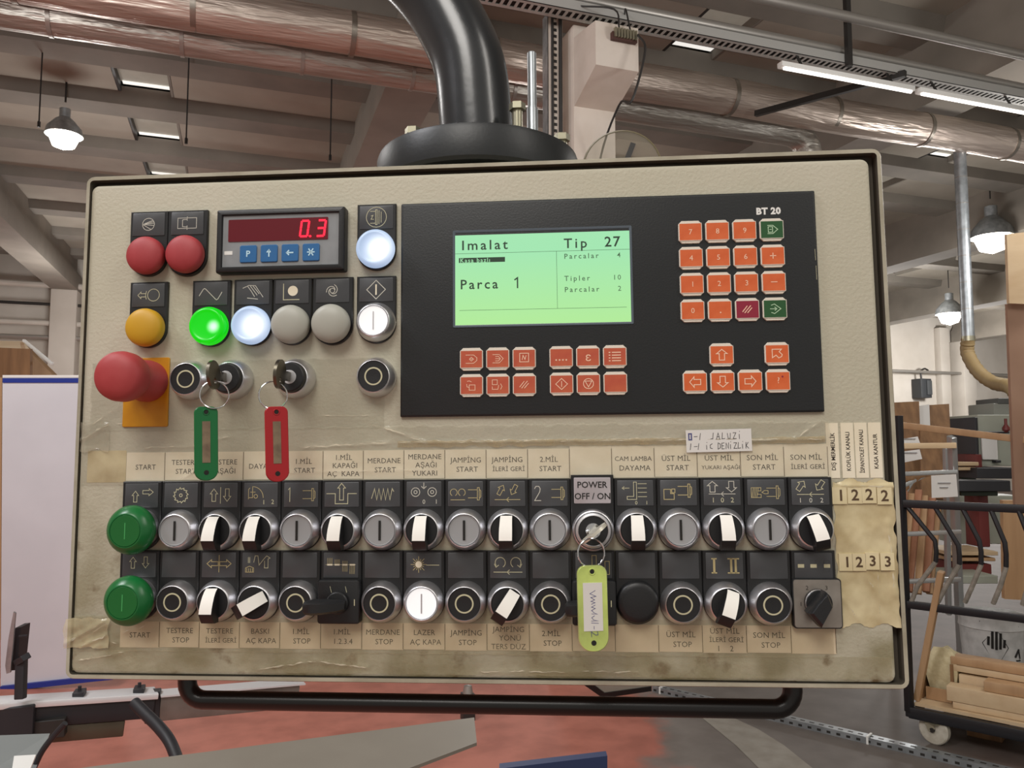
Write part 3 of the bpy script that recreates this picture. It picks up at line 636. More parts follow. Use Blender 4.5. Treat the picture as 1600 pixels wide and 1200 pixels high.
# --- the two long rows
R1T, R2T = -69.0, -119.2
R1 = {0: d_ur, 1: d_saw, 2: d_ud, 3: d_saw2, 4: d_sp1, 5: d_pit, 6: d_zig, 7: d_roll, 8: d_rot2, 9: d_slant, 10: d_sp2, 12: d_brk, 13: d_blk, 14: d_ud102, 15: d_hblk, 16: d_sl102}
R2 = {0: d_ud0, 2: d_lr, 3: d_press, 5: d_bars, 7: d_sun, 9: d_rot, 11: d_tall, 14: d_iii, 16: d_bars3}
for c in range(17):
    U = c*30-240.0
    if c != 11:
        h = legend_holder(U, R1T, 14.85); insert(h, U, R1T, R1.get(c))
    h = legend_holder(U, R2T, 14.85); insert(h, U, R2T, R2.get(c), m=M_KEYG if False else None)
    V1, V2 = R1T-35.2, R2T-35.4
    if c == 0: mushroom(U-.2, V1+1, 'green mushroom start button, upper'); mushroom(U-.2, V2+1.6, 'green mushroom start button, lower'); continue
    if c in (1, 4, 6, 8, 10, 13, 15): start_button(U, V1); stop_button(U, V2)
    elif c in (2, 3, 5, 7, 9, 12, 14, 16): selector(U, V1, 12 if c == 16 else 0)
    if c in (2,): selector(U, V2)
    if c == 3: selector(U, V2, -60)
    if c == 9: selector(U, V2, -33)
    if c == 14: selector(U, V2, -20)
    if c == 7: start_button(U, V2, True)
    if c in (5, 11):
        b = pm(); b.rrect(U-15.2, U+15.2, V2-15, V2+15.6, 2, [(0, Z0), (0, 4.6), (.5, 5.4), (1.2, 5.6)], M_PLAST, 3)
        b.strokes([[(11.6, 2), (11.6, -2)]], .6, 5.6, M_SYM, U, V2); b.strokes([[(-6, 11), (-5, 7)], [(5, 11), (6, 7)]], .3, 5.6, M_SYM, U, V2)
        p = b.build('lever_switch', panel, (U, V2, 0), 'black square switch plate with a black lever')
        b = pm(); b.lathe([(8, 5.6), (7.8, 9), (7, 9.8), (.01, 9.8)], M_PLAST, (U, V2, 0), 28); b.build('switch_dial', p, (U, V2, 7))
        b = pm(); b.M = Matrix.Translation((U, V2-1, 0)); n = 6
        b.loft([[Vector((x, y*wy, z0+(zz*wz))) for y, zz in ((-1, 0), (1, 0), (1, .7), (.6, 1), (-.6, 1), (-1, .7))] for x, wy, z0, wz in ((7, 3, 9.8, 5), (2, 4, 9.8, 10), (-6, 4.6, 12, 12), (-14, 5, 15, 10), (-19, 4.4, 17, 7), (-20, 3, 18, 5))], M_PLAST)
        b.build('lever', p, (U, V2, 15))
    if c == 12:
        b = pm(); b.lathe([(14.6, Z0), (14.6, 1), (14, 3.4), (13, 4.6), (10, 5.2), (.01, 5.4)], M_PLAST, (U, V2+.6, 0), 44); b.build('blank_cover', panel, (U, V2, Z0), 'plain round black blanking cap', sharp=60)
    if c == 16:
        x0 = 241.2; b = pm()
        b.rrect(x0-16.6, x0+16.4, V2-16.6, V2+17, 2.4, [(0, Z0), (0, 1.4), (.4, 2)], M_PLAST, 4); b.rrect(x0-15.9, x0+15.7, V2-15.9, V2+16.3, 2, [(0, 1.8), (.3, 2.5)], M_SILV, 4)
        for t, dx, dy in (('1', -11.6, 0), ('2', -6.8, 10.8), ('3', 6, 10.8)): b.text(t, x0+dx, V2+dy, 4, 2.6, M_INK)
        p = b.build('rotary_switch', panel, (x0, V2, 0), 'silver square switch plate with a black pointed knob')
        b = pm(); b.lathe([(9.2, 2), (9.2, 5), (8.8, 6, M_CHR), (8.4, 6.4), (.01, 6.6)], M_PLAST, (x0, V2+1, 0), 36); b.build('switch_dial', p, (x0, V2, 4))
        b = pm(); b.M = Matrix.Translation((x0, V2+1, 0))
        pg = [(1.5, 9.5), (4.8, 0), (-3.2, -13.8), (-10.5, -4.8), (-5.4, 2)]; pg.reverse()
        b.loft([[Vector((a*k, q*k, z)) for a, q in pg] for k, z in ((.98, 6), (1, 14), (.97, 19), (.8, 20.5))], M_PLAST, smooth=False); b.build('knob', p, (x0, V2, 13), 'black arrow-shaped knob')
# power key switch with silver legend
U = 90.0; h = legend_holder(U, -66.4, 14.9, 2.2)
b = pm(); cy = -77.2; b.rrect(U-12.8, U+12.8, cy-9, cy+9, .5, [(0, 2.2), (0, 2.6), (.3, 2.8)], mat('silver_insert', 0xb4aeb2, .45), 2)
b.text('POWER', U, cy+4, 6.2, 2.95, M_SEAL, sx=.98, bold=.012); b.text('OFF / ON', U, cy-4, 6.2, 2.95, M_SEAL, sx=.98, bold=.012); b.build('legend_insert', h, (U, cy, 2), 'silver legend plate lettered in black')
b = pm(); b.lathe([(14.5, Z0), (14.5, 6), (13.6, 8.4), (12.9, 8.8), (12.4, 8.4, M_SEAL), (12.2, 8.2), (11.9, 9.2), (10.6, 9.6), (10.2, 9.2)], M_CHR, (U, -104.6, 0), 48, False)
p = b.build('key_switch', panel, (U, -104.6, Z0), 'power key switch with chrome rings')
b = pm(); b.lathe([(10.2, 3), (10.2, 8.6), (5.2, 8.8), (5.1, 9.4, M_CHR), (.01, 9.6, M_CHRB)], M_PLAST, (U, -104.6, 0), 36); b.strokes([[(-3, -2), (3, 2)]], .9, 9.5, M_SEAL, U, -104.6); b.build('lock_barrel', p, (U, -104.6, 7))

# --- counter with red digits
b = pm()
b.rrect(-186.4, -88.6, 84.6, 133, 1.5, [(0, Z0), (0, 4), (.6, 5.6), (1.2, 6), (4, 6), (4.6, 5.2), (4.8, 3.6)], M_PLAST, 3, False, False)
cnt = b.build('counter_display', panel, (-137.5, 108.8, 0), 'digital counter in a black frame')
b = pm(); b.rrect(-182, -93, 88.9, 129.2, 1, [(0, 2), (0, 4.3)], M_CFACE, 2); b.rrect(-180.2, -174, 98.6, 101.4, .2, [(0, 4.3), (0, 4.45)], M_WHITE, 1); b.build('face_plate', cnt, (-137.5, 108.8, 4), 'grey face plate')
b = pm(); b.rrect(-177.4, -101.4, 108.4, 125.2, .6, [(0, 4.2), (0, 4.8)], M_REDWIN, 2)
SEG = {'0': 'abcdef', '3': 'abgcd'}
def seg(b, ch, x, y, w_, h_, z):
    t = 1.5; sl = .12
    P = {'a': ((.12, 1), (.88, 1)), 'b': ((1, .95), (1, .55)), 'c': ((1, .45), (1, .05)), 'd': ((.12, 0), (.88, 0)), 'e': ((0, .05), (0, .45)), 'f': ((0, .55), (0, .95)), 'g': ((.12, .5), (.88, .5))}
    b.strokes([[(x+w_*a+sl*h_*c, y+h_*c) for a, c in P[k]] for k in SEG[ch]], t, z, M_SEG)
seg(b, '0', -122.6, 110.9, 5.6, 11.8, 4.8); seg(b, '3', -110, 110.9, 5.6, 11.8, 4.8); b.lathe([(.9, 4.8), (.9, 4.95)], M_SEG, (-114.8, 110.9, 0), 10)
b.build('readout', cnt, (-139, 117, 4.8), 'red window showing 0.3')
for k, g in enumerate('PtaX'):
    x = -161.6+k*15.9; y = 98.8; b = pm(); b.rrect(x-6.4, x+6.4, y-6.6, y+6.4, 1.2, [(0, 4.3), (0, 5), (.4, 5.3)], M_CBLUE, 3)
    if g == 'P': b.text('P', x, y, 6.5, 5.4, M_CGLYPH, bold=.02)
    if g == 't': b.strokes([[(0, 2.4), (0, -2.4)], [(-1.4, .8), (0, 2.4), (1, .8)]], 1, 5.3, M_CGLYPH, x, y)
    if g == 'a': b.strokes([[(2.4, 0), (-2.4, 0)], [(-.8, 1.6), (-2.4, 0), (-.8, -1.6)]], 1, 5.3, M_CGLYPH, x, y)
    if g == 'X': b.strokes([[(-2.6, 0), (2.6, 0)], [(-1.6, 2.4), (1.6, -2.4)], [(1.6, 2.4), (-1.6, -2.4)]], .9, 5.3, M_CGLYPH, x, y)
    b.build('counter_button', cnt, (x, y, 4.5), 'blue square button')

# --- black terminal with LCD and keys
b = pm(); b.rrect(-47.6, 252.4, -23.8, 134.9, .8, [(0, Z0), (0, -.9), (.7, -.25), (1.6, 0)], M_DISP, 2)
b.text('BT 20', 219.4, 120.8, 6.6, .12, M_WHITE, bold=.05, gap=1.08)
b.strokes([[(250.6, 92), (250.8, 84)], [(250.9, 80), (251, 70)]], .25, .0, M_SYM)
term = b.build('terminal', panel, (102, 55, 0), 'black operator terminal with screen and orange keys')
b = pm(); b.rrect(-8.8, 121.8, 40.9, 113.1, .8, [(0, 0), (0, .5), (1.2, .5), (1.9, .2)], M_LCDFR, 2, False, False); b.build('screen_bezel', term, (56, 77, .3), 'grey screen surround')
b = pm(); b.rrect(-7.4, 120.2, 41.6, 109.4, .2, [(0, .05), (0, .3)], M_LCD, 1)
z = .36
def LT(t, x, y, s, m=M_LCDINK, g=1.25, bo=0, al='L', sx=1.0): b.text(t, x, y, s, z, m, align=al, gap=g, bold=bo, sx=sx)
LT('Imalat', -2.6, 101.8, 10.2, g=1.32, sx=1.04, bo=.012); LT('Tip', 72.6, 101.2, 10.2, g=1.35, bo=.012); LT('27', 113.5, 101.6, 10.6, g=1.15, al='R', bo=.014)
LT('Parca', -3.6, 72.6, 10, g=1.3, bo=.012); b.strokes([[(36.6, 75.2), (38.6, 76.6), (38.6, 69.2)]], 1.0, .36, M_LCDINK, h=.05)
for t, v, y in (('Parcalar', '4', 91.6), ('Tipler', '10', 75.2), ('Parcalar', '2', 67)):
    LT(t, 72.6, y, 5.4, M_LCDGREY, 1.4, .01); LT(v, 113.4, y, 5.2, M_LCDGREY, 1.3, .004, 'R')
b.rrect(-4.4, 29.6, 88.8, 92.4, 0, [(0, .3), (0, .35)], M_LCDINK, 1); b.text('Kasa bazl\u0131', -3.6, 90.5, 4.6, .4, M_LCD, align='L', gap=1.2, bold=.006)
b.strokes([[(-7, 95.6), (120, 95.6)], [(67.2, 95.4), (67.4, 53.4)], [(-4, 53.4), (117, 53.2)]], .28, .3, M_LCDGREY)
b.build('screen', term, (56, 75, .2), 'pale green backlit screen')
def keycap(cx, cy, face, draw, label):
    b = pm(); s = 8.45; ch = 2.4; hh = 8.3
    def oc(i, z, vy=0): s2, h2 = s-i, hh-i-vy; c2 = ch-i*.5; return [Vector((cx+a, cy+q, z)) for a, q in ((s2-c2, -h2), (s2, -h2+c2), (s2, h2-c2), (s2-c2, h2), (-s2+c2, h2), (-s2, h2-c2), (-s2, -h2+c2), (-s2+c2, -h2))]
    b.loft([oc(0, 0), oc(0, .8), oc(.3, 1.3)], M_KEYW, False, True, False)
    b.box(cx-7.7, cx+7.7, cy-6.1, cy+6.1, 1.3, 1.75, face); b.strokes([rect(-7.9, -6.3, 7.9, 6.3)], .3, 1.3, M_KEYW, cx, cy, h=.5)
    gm = M_KEYTG if face == M_KEYG else M_KEYT
    draw(b, cx, cy, 1.85, gm); b.build('keypad_key', term, (cx, cy, 0), label)
def K(t, s=5.4): return lambda b, x, y, z, m: b.text(t, x, y, s, z, m)
def KS(polys, w=.5): return lambda b, x, y, z, m: b.strokes(polys, w, z-.08, m, x, y, h=.1)
slashes = [[(-3.4, -1.6), (-.2, 2.4)], [(-2, -2.4), (2.2, 2.6)], [(0, -2.4), (3, 1)]]
enter = [[(-3, 3), (.6, 3), (4, 0), (.6, -3), (-3, -3)], rect(-2.6, -2, .4, 2), [(-1.6, 0), (-.4, 0)]]
ret = [[(-2.6, 2.6), (-.4, 3.4), (4, 0), (-.4, -3.4), (-2.6, -2.6)], [(-3.4, 0), (1.2, 0)], [(-.2, 1.2), (1.2, 0), (-.2, -1.2)]]
KX, KY, KP = 163.55, 106.7, 19.12
for r_, row in enumerate((('7', '8', '9', 'E'), ('4', '5', '6', '+'), ('1', '2', '3', '-'), ('0', '.', '/', 'R'))):
    for c, t in enumerate(row):
        x, y = KX+c*KP, KY-r_*KP
        if t == 'E': keycap(x, y, M_KEYG, KS(enter), 'green enter key')
        elif t == 'R': keycap(x, y, M_KEYG, KS(ret), 'green key with an arrow')
        elif t == '/': keycap(x, y, M_KEYM, KS(slashes, .6), 'maroon key with slashes')
        elif t == '.': keycap(x, y, M_KEYO, KS([circ(.3, -1.8, .35, 8)], .4), 'orange decimal point key')
        elif t == '-': keycap(x, y, M_KEYO, KS([[(-2, .2), (2.2, .2)]], .55), 'orange minus key')
        elif t == '+': keycap(x, y, M_KEYO, KS([[(-2, 0), (2, 0)], [(0, 2), (0, -2)]], .6), 'orange plus key')
        else: keycap(x, y, M_KEYO, K(t), 'orange number key '+t)
MX, MY = 163.7, 17.3
def blk(ang): return [ar(0, 0, 7.6, 7.4, ang)]
keycap(MX+KP, MY, M_KEYO, KS(blk(90), .6), 'orange arrow key pointing up')
keycap(MX+3*KP, MY, M_KEYO, KS([[(-3.4, 3.2), (3, 3.2), (1.4, 1.4), (3.4, -.6), (3, -2), (1, -3), (-.8, -1), (-3.4, -2.8), (-3.4, 3.2)]], .6), 'orange key with a slanted arrow')
keycap(MX, MY-KP, M_KEYO, KS(blk(180), .6), 'orange arrow key pointing left'); keycap(MX+KP, MY-KP, M_KEYO, KS(blk(-90), .6), 'orange arrow key pointing down')
keycap(MX+2*KP, MY-KP, M_KEYO, KS(blk(0), .6), 'orange arrow key pointing right'); keycap(MX+3*KP, MY-KP, M_KEYO, lambda b, x, y, z, m: (b.text('?', x, y+.4, 6, z, m), b.lathe([(.7, z-.05), (.7, z)], M_KEYM, (x+3, y+3, 0), 8)), 'orange question mark key')
cup = [[(-4, 3), (1.6, 3), (4, 1), (4, -1), (1.6, -3), (-4, -3)]]
A = [(KS(cup+[[(-1.4, 0), (0, 1.4), (1.6, 0), (0, -1.4), (-1.4, 0)], [(-.4, 0), (.6, 0)]], .4)), KS([[(-3.6, 3), (1.2, 3), (4, 0), (1.2, -3), (-3.6, -3)], [(-1.6, 1.6), (.6, 1.6), (2, 0), (.6, -1.6), (-1.6, -1.6)], [(-1.6, 0), (1.4, 0)]], .4),
     KS([rect(-3.2, -2.6, 3.2, 3.6), [(-1.4, -1), (-.8, 2), (.6, -.8), (1.4, 2)]], .5)]
B = [KS([rect(-1.6, -3.4, 2.6, .4), [(-1.6, -1.4), (-3.2, -1), (-3.4, 1)], [(-3, 3), (-1.6, 3.4), (0, 2.6)]], .4), KS([rect(-4, .4, -.4, 3.8), [(-4, -1), (-4, -3), (0, -3), (.6, 0)], [(2, 1), (3, -1), (2, -3)]], .4), KS(slashes, .5)]
C3 = [KS([circ(q, -1.8, .3, 6) for q in (-3.6, -1.2, 1.2, 3.6)], .7), K('\u03b5', 8.5), KS([[(-2, q), (4, q)] for q in (3, 1, -1, -3)]+[[(-4.2, q), (-3.4, q)] for q in (3, 1, -1, -3)], .7)]
D3 = [KS([[(0, 4), (4.2, 0), (0, -4), (-4.2, 0), (0, 4)], [(0, 2), (0, -2)]], .5), KS([circ(0, 0, 3.6, 16), [(-2.4, 1.8), (2.4, 1.8), (0, -2.4), (-2.4, 1.8)]], .5), KS([], .3)]
nmA = ('with a loop symbol', 'with a double chevron', 'with a framed letter'); nmB = ('with small squares', 'with a bracket symbol', 'with slashes'); nmC = ('with four dots', 'with a curly letter', 'with a list symbol'); nmD = ('with a diamond', 'with a circled triangle', 'left blank')
for k in range(3):
    keycap(4.75+k*KP, 17.3, M_KEYR, A[k], 'faded orange key '+nmA[k]); keycap(4.75+k*KP, 17.3-KP, M_KEYR, B[k], 'faded orange key '+nmB[k]+', lower row')
    keycap(69.6+k*KP, 17.4, M_KEYR, C3[k], 'faded orange key '+nmC[k]); keycap(69.6+k*KP, 17.4-KP, M_KEYR, D3[k], 'faded orange key '+nmD[k]+', lower row')

# --- paper labels under tape, each a strip section
TOPL = ['START', 'TESTERE|START', 'TESTERE|A\u015eA\u011eI', 'DAYAMA', '1.M\u0130L|START', '1.M\u0130L|KAPA\u011eI|A\u00c7  KAPA', 'MERDANE|START', 'MERDANE|A\u015eA\u011eI|YUKARI', 'JAMP\u0130NG|START', 'JAMP\u0130NG|\u0130LER\u0130 GER\u0130', '2.M\u0130L|START', '', 'CAM LAMBA|DAYAMA', '\u00dcST M\u0130L|START', '\u00dcST M\u0130L|YUKARI A\u015eA\u011eI', 'SON M\u0130L|START', 'SON M\u0130L|\u0130LER\u0130 GER\u0130']
BOTL = ['START', 'TESTERE|STOP', 'TESTERE|\u0130LER\u0130 GER\u0130', 'BASKI|A\u00c7 KAPA', '1.M\u0130L|STOP', '1.M\u0130L|1.2.3.4', 'MERDANE|STOP', 'LAZER|A\u00c7 KAPA', 'JAMP\u0130NG|STOP', 'JAMP\u0130NG|Y\u00d6N\u00dc|TERS D\u00dcZ', '2.M\u0130L|STOP', '', '', '\u00dcST M\u0130L|STOP', '\u00dcST M\u0130L|\u0130LER\u0130 GER\u0130|1    2', 'SON M\u0130L|STOP', '']
for lst, vt, vb, m, nm in ((TOPL, -47.6, -68.6, M_LABEL, 0), (BOTL, -170.2, -188.8, M_LABEL2, 1)):
    for c, t in enumerate(lst):
        U = c*29.9-239.4; b = pm(); zt = Z0+.25; hi = vt+(1.6 if (not nm and c >= 11) else 0); dz = .02*(c % 3)
        b.box(U-14.85, U+14.85, vb+(.4 if c % 2 else 0), hi, Z0, zt+dz, m)
        L_ = t.split('|') if t else []; n = len(L_); vc = (vt+vb)/2-.4; st = 6.6 if n < 3 else 5.9
        for k, s_ in enumerate(L_):
            fs = 5.3 if len(s_) < 9 else 4.6 if len(s_) < 11 else 3.9
            b.text(s_, U+(1 if k % 2 else 0), vc+(n-1)*st/2-k*st, fs, zt+dz+.05, M_INK, gap=1.02)
        b.strokes([[(U+14.7, vb+.6), (U+14.7, vt-.4)]], .35, zt+dz, M_INKB)
        b.build('paper_label', panel, (U, vc, Z0), 'cream paper label lettered '+t.replace('|', ' ').strip() if t else 'blank cream paper label')
b = pm(); b.box(-284.6, -254.6, -69.6, -46, Z0, Z0+.2, M_TAPEY); b.build('masking_tape', panel, (-270, -58, Z0), 'blank yellowed tape at the left end of the upper labels')
for k, (t, u, v) in enumerate((('DI\u015e MERMERL\u0130K', 257.6, -67), ('KOFL\u00dcK KANALI', 267.8, -66.6), ('\u0130SPANYOLET KANALI', 277, -66.9), ('KASA KANTUR', 286.4, -65.4))):
    b = pm(); b.box(u-4.3, u+4.1, -69.8, -31.6, Z0, Z0+.3, M_LABEL); b.text(t, u, -51.5, 3.9, Z0+.4, M_INK, rot=PI/2, gap=1.0, sx=.92 if k != 2 else .8, bold=.012); b.build('paper_label', panel, (u, -50, Z0), 'narrow upright paper label lettered '+t)
# big yellow tape sheets on the right with numbers
def sheet(x0, x1, y0, y1, z, m, amp=.35, step=2.2, ridges=(), name='clear_tape', label=None, edge=1.2, seed=0, th=.05):
    nx, ny = max(2, int((x1-x0)/step)), max(2, int((y1-y0)/step)); b = pm(); i = b.mi(m); i2 = b.mi(M_CREASE); g = []; cr_ = {}
    for j in range(ny+1):
        row = []
        for k in range(nx+1):
            x = x0+(x1-x0)*k/nx; y = y0+(y1-y0)*j/ny
            ex = (noise.noise(Vector((x*.11, seed, 3)))+.4*noise.noise(Vector((x*.5, seed, 9))))*edge
            ey = (noise.noise(Vector((y*.11, seed, 7))))*edge
            if j in (0, ny): y += ex
            if k in (0, nx): x += ey
            d = amp*(.5+noise.noise(Vector((x*.05, y*.09, seed)))+.5*noise.noise(Vector((x*.2, y*.2, seed))))
            for (a, c, hgt, sg) in ridges:
                A_, B_, Pp = Vector(a), Vector(c), Vector((x, y)); t = max(0, min(1, (Pp-A_).dot(B_-A_)/(B_-A_).length_squared))
                dd = (Pp-A_-(B_-A_)*t).length+.5*noise.noise(Vector((x*.3, y*.3, 4))); q_ = math.exp(-(dd/sg)**2); d += hgt*q_; cr_[(j, k)] = max(cr_.get((j, k), 0), q_*(.6+.8*noise.noise(Vector((x*.15, y*.15, 1)))))
            row.append(b.v((x, y, z+max(d, 0))))
        g.append(row)
    for j in range(ny):
        for k in range(nx): b.face((g[j][k], g[j][k+1], g[j+1][k+1], g[j+1][k]), i, True)
    for (a, c, hgt, sg) in ridges:      # pale ribbons along the folds: whitened creases and painted ridge highlights
        A_, B_ = Vector(a), Vector(c); L_ = (B_-A_).length; n = max(3, int(L_/1.2)); t_ = (B_-A_)/L_; nn_ = Vector((-t_.y, t_.x)); pv = None
        for k in range(n+1):
            P_ = A_+(B_-A_)*k/n; P_ += nn_*(.9*noise.noise(Vector((P_.x*.14, P_.y*.14, seed)))+.5*noise.noise(Vector((P_.x*.5, P_.y*.5, seed))))
            wd = max(.0, .28+.9*noise.noise(Vector((P_.x*.22, P_.y*.22, seed+5))))*min(1, k/2, (n-k)/2)*min(1.2, hgt)
            if not (x0 < P_.x < x1 and y0 < P_.y < y1): pv = None; continue
            cu = (b.v((*(P_+nn_*wd), z+hgt+.15)), b.v((*(P_-nn_*wd), z+hgt+.15)))
            if pv: b.face((pv[1], cu[1], cu[0], pv[0]), i2, True)
            pv = cu
    return b.build(name, panel, ((x0+x1)/2, (y0+y1)/2, z), label, sharp=0)
sheet(256.4, 297, -169.6, -71.4, Z0+.12, M_TAPEY, .6, 1.4, [((262, -75), (296, -76), 1.4, 1.6), ((292, -100), (294, -150), .9, 1.6), ((258, -150), (270, -166), .5, 1.5), ((283, -135), (284, -166), .5, 1), ((275, -136), (281, -146), .5, 1)], 'yellowed_tape', 'wrinkled yellowed tape sheet right of the switches', 2.6, 5)
for t, u, v in (('1', 260.2, -81.6), ('2', 270.6, -81.4), ('2', 280, -81.2), ('2', 290.4, -82)):
    b = pm(); b.box(u-4.9, u+4.9, v-6, v+5.6, Z0+.5, Z0+1.5, M_LABELN); b.text(t, u, v, 10.6, Z0+1.62, M_INKB, bold=.02); b.build('number_label', panel, (u, v, Z0), 'square label with a brown '+t)
for t, u, v in (('1', 262.4, -127), ('2', 271.2, -127), ('3', 280, -126.2), ('3', 290, -126.6)):
    b = pm(); b.box(u-4.6, u+4.6, v-6, v+5.6, Z0+.5, Z0+1.5, M_LABELN); b.text(t, u, v, 9.8, Z0+1.62, M_INKB, bold=.02); b.build('number_label', panel, (u, v, Z0), 'square label with a brown '+t+', lower row')
# clear tape films
sheet(-289, 256, -71.2, -30, Z0+.55, M_TAPE, .35, 1.35, [((-84, -22), (-30, -42), .9, 1.2), ((-212, -68), (-192, -55), .8, 1.4), ((-195, -40), (-175, -36), .6, 1.5), ((-120, -45), (-55, -42), .8, 1.4), ((-30, -42), (150, -41), .7, 1.3), ((200, -43), (232, -42), 1.0, 1.6), ((232, -42), (250, -30), 1.0, 1.4), ((-150, -63), (-30, -62), .4, 1.5), ((-240, -44), (-200, -43), .5, 1.5)], 'clear_tape', 'wrinkled clear tape over the upper paper labels', 1.6, 1)
sheet(-284, -60, -32, 20, Z0+.1, clear_mat('clear_tape_faint', 0xe0d8bc, .07, .14, .1, 25), .25, 3.0, [((-282, -26), (-262, -14), .9, 1.6), ((-110, -22), (-70, -22), .5, 1.2), ((-270, -26), (-225, -27), .7, 1.4)], 'clear_tape', 'faint clear tape around the stop button and key switches', 1.5, 2)
sheet(-289.6, 252, -191.5, -166.5, Z0+.45, M_TAPE2, .3, 1.4, [((-288, -186), (-262, -171), 1.0, 1.8), ((-252, -178), (-232, -172), .7, 1.4), ((-270, -182), (-256, -186), .7, 1.4)], 'clear_tape', 'aged clear tape over the lower paper labels', 1.0, 3)
sheet(-289.8, 290, -205.5, -190.6, Z0+.1, M_TAPE2, .35, 1.4, [((-150, -203), (-110, -197), .9, 1.2), ((-110, -197), (-70, -201), .9, 1.2), ((10, -203), (120, -202), .6, 1.2), ((-285, -198), (-250, -192), .8, 2)], 'clear_tape', 'grimy clear tape along the bottom edge of the door', .8, 4)
sheet(-50, 252, -45.6, -41.0, Z0+1.0, clear_mat('crumpled_tape_edge', 0xb8a47a, .4, .15, .4, 60), .5, 1.1, [((-50, -42), (252, -42.5), .6, 1.0)], 'clear_tape', 'crumpled brownish tape edge above the upper paper labels', 1.3, 8)
sheet(-296, -262, -189, -168, Z0+1.4, clear_mat('peeling_tape', 0xd8cba4, .45, .13, .3, 40), 1.2, 1.1, [((-294, -186), (-266, -170), 1.6, 1.8), ((-282, -188), (-264, -180), 1.2, 1.4)], 'clear_tape', 'peeling yellowish tape corner at the lower left', 2.0, 11)
sheet(-290, -268, -46, -24, Z0+.8, clear_mat('peeling_tape_pale', 0xcfc8b0, .22, .12, .3, 40), .9, 1.1, [((-289, -38), (-268, -26), 1.6, 1.6)], 'clear_tape', 'puckered clear tape left of the yellow plate', 2.0, 12)
# handwritten note
b = pm(); b.M = Matrix.Translation((179.2, -42.8, 0)) @ Matrix.Rotation(math.radians(1), 4, 'Z')
b.box(-22.6, 22.8, -8.1, 7.6, Z0+1.6, Z0+1.85, M_NOTE); zz = Z0+1.9
b.strokes([rect(-20.6, .8, -18.8, 5)], .9, zz, M_PENB, h=.04)
H = {'I': ([(0, 0), (.1, 1)],), '1': ([(0, 0), (.15, 1)],), '-': ([(0, .5), (.5, .52)],), 'J': ([(.4, 1), (.3, .1), (0, .1)],), 'A': ([(0, 0), (.3, 1), (.5, 0)], [(.1, .4), (.45, .4)]), 'L': ([(.1, 1), (0, .05), (.45, .1)],), 'U': ([(0, .9), (.1, .1), (.4, .1), (.45, .9)],), 'Z': ([(0, .95), (.45, .95), (0, .05), (.5, .05)],), 'i': ([(.1, .7), (.1, 0)], [(.15, 1.1), (.2, 1.15)]), 'C': ([(.4, .9), (.05, .7), (.05, .2), (.4, .1)],), 'D': ([(0, 0), (.05, 1), (.4, .8), (.4, .2), (0, 0)],), 'E': ([(.4, 1), (0, .95), (0, 0), (.4, .05)], [(0, .5), (.3, .5)]), 'N': ([(0, 0), (.05, .95), (.4, .05), (.45, 1)],), 'K': ([(0, 0), (.05, 1)], [(.4, 1), (.05, .45), (.45, 0)]), 'l': ([(0, 1), (0, .1), (.2, .05)],)}
def hand(b, s_, x, y, sz, m, wd=.5, adv=.68, z=0, rot=0):
    for ch in s_:
        for pl in H.get(ch, ()): b.strokes([pl], wd, z, m, x, y, sz, sz, h=.04, rot=rot)
        x += math.cos(rot)*adv*sz; y += math.sin(rot)*adv*sz
    return b
hand(b, '-1 JALUZi', -17, .6, 4.6, M_PEN, wd=.38, z=zz, adv=.84); hand(b, '1-1 iC DENiZLiK', -20, -6.2, 4.3, M_PEN, wd=.38, z=zz, adv=.64)
b.build('handwritten_note', panel, (179, -43, Z0), 'white handwritten paper note')

# bottom handle bar
b = pm(); pts = [(-214, -207, -26), (-214, -219, -26)]
pts += [(-214+13*(1-math.cos(a)), -219-13*math.sin(a), -26) for a in [PI/2*k/6 for k in range(1, 7)]]
pts += [(216.5+13*math.sin(a), -219-13*math.cos(a)-.6, -26) for a in [PI/2*k/6 for k in range(0, 7)]]+[(229.5, -207, -26)]
b.tube(pts, 6.8, M_HANDLE, 14); b.build('handle_bar', panel, (0, -232, -26), 'black tubular handle bar below the cabinet')

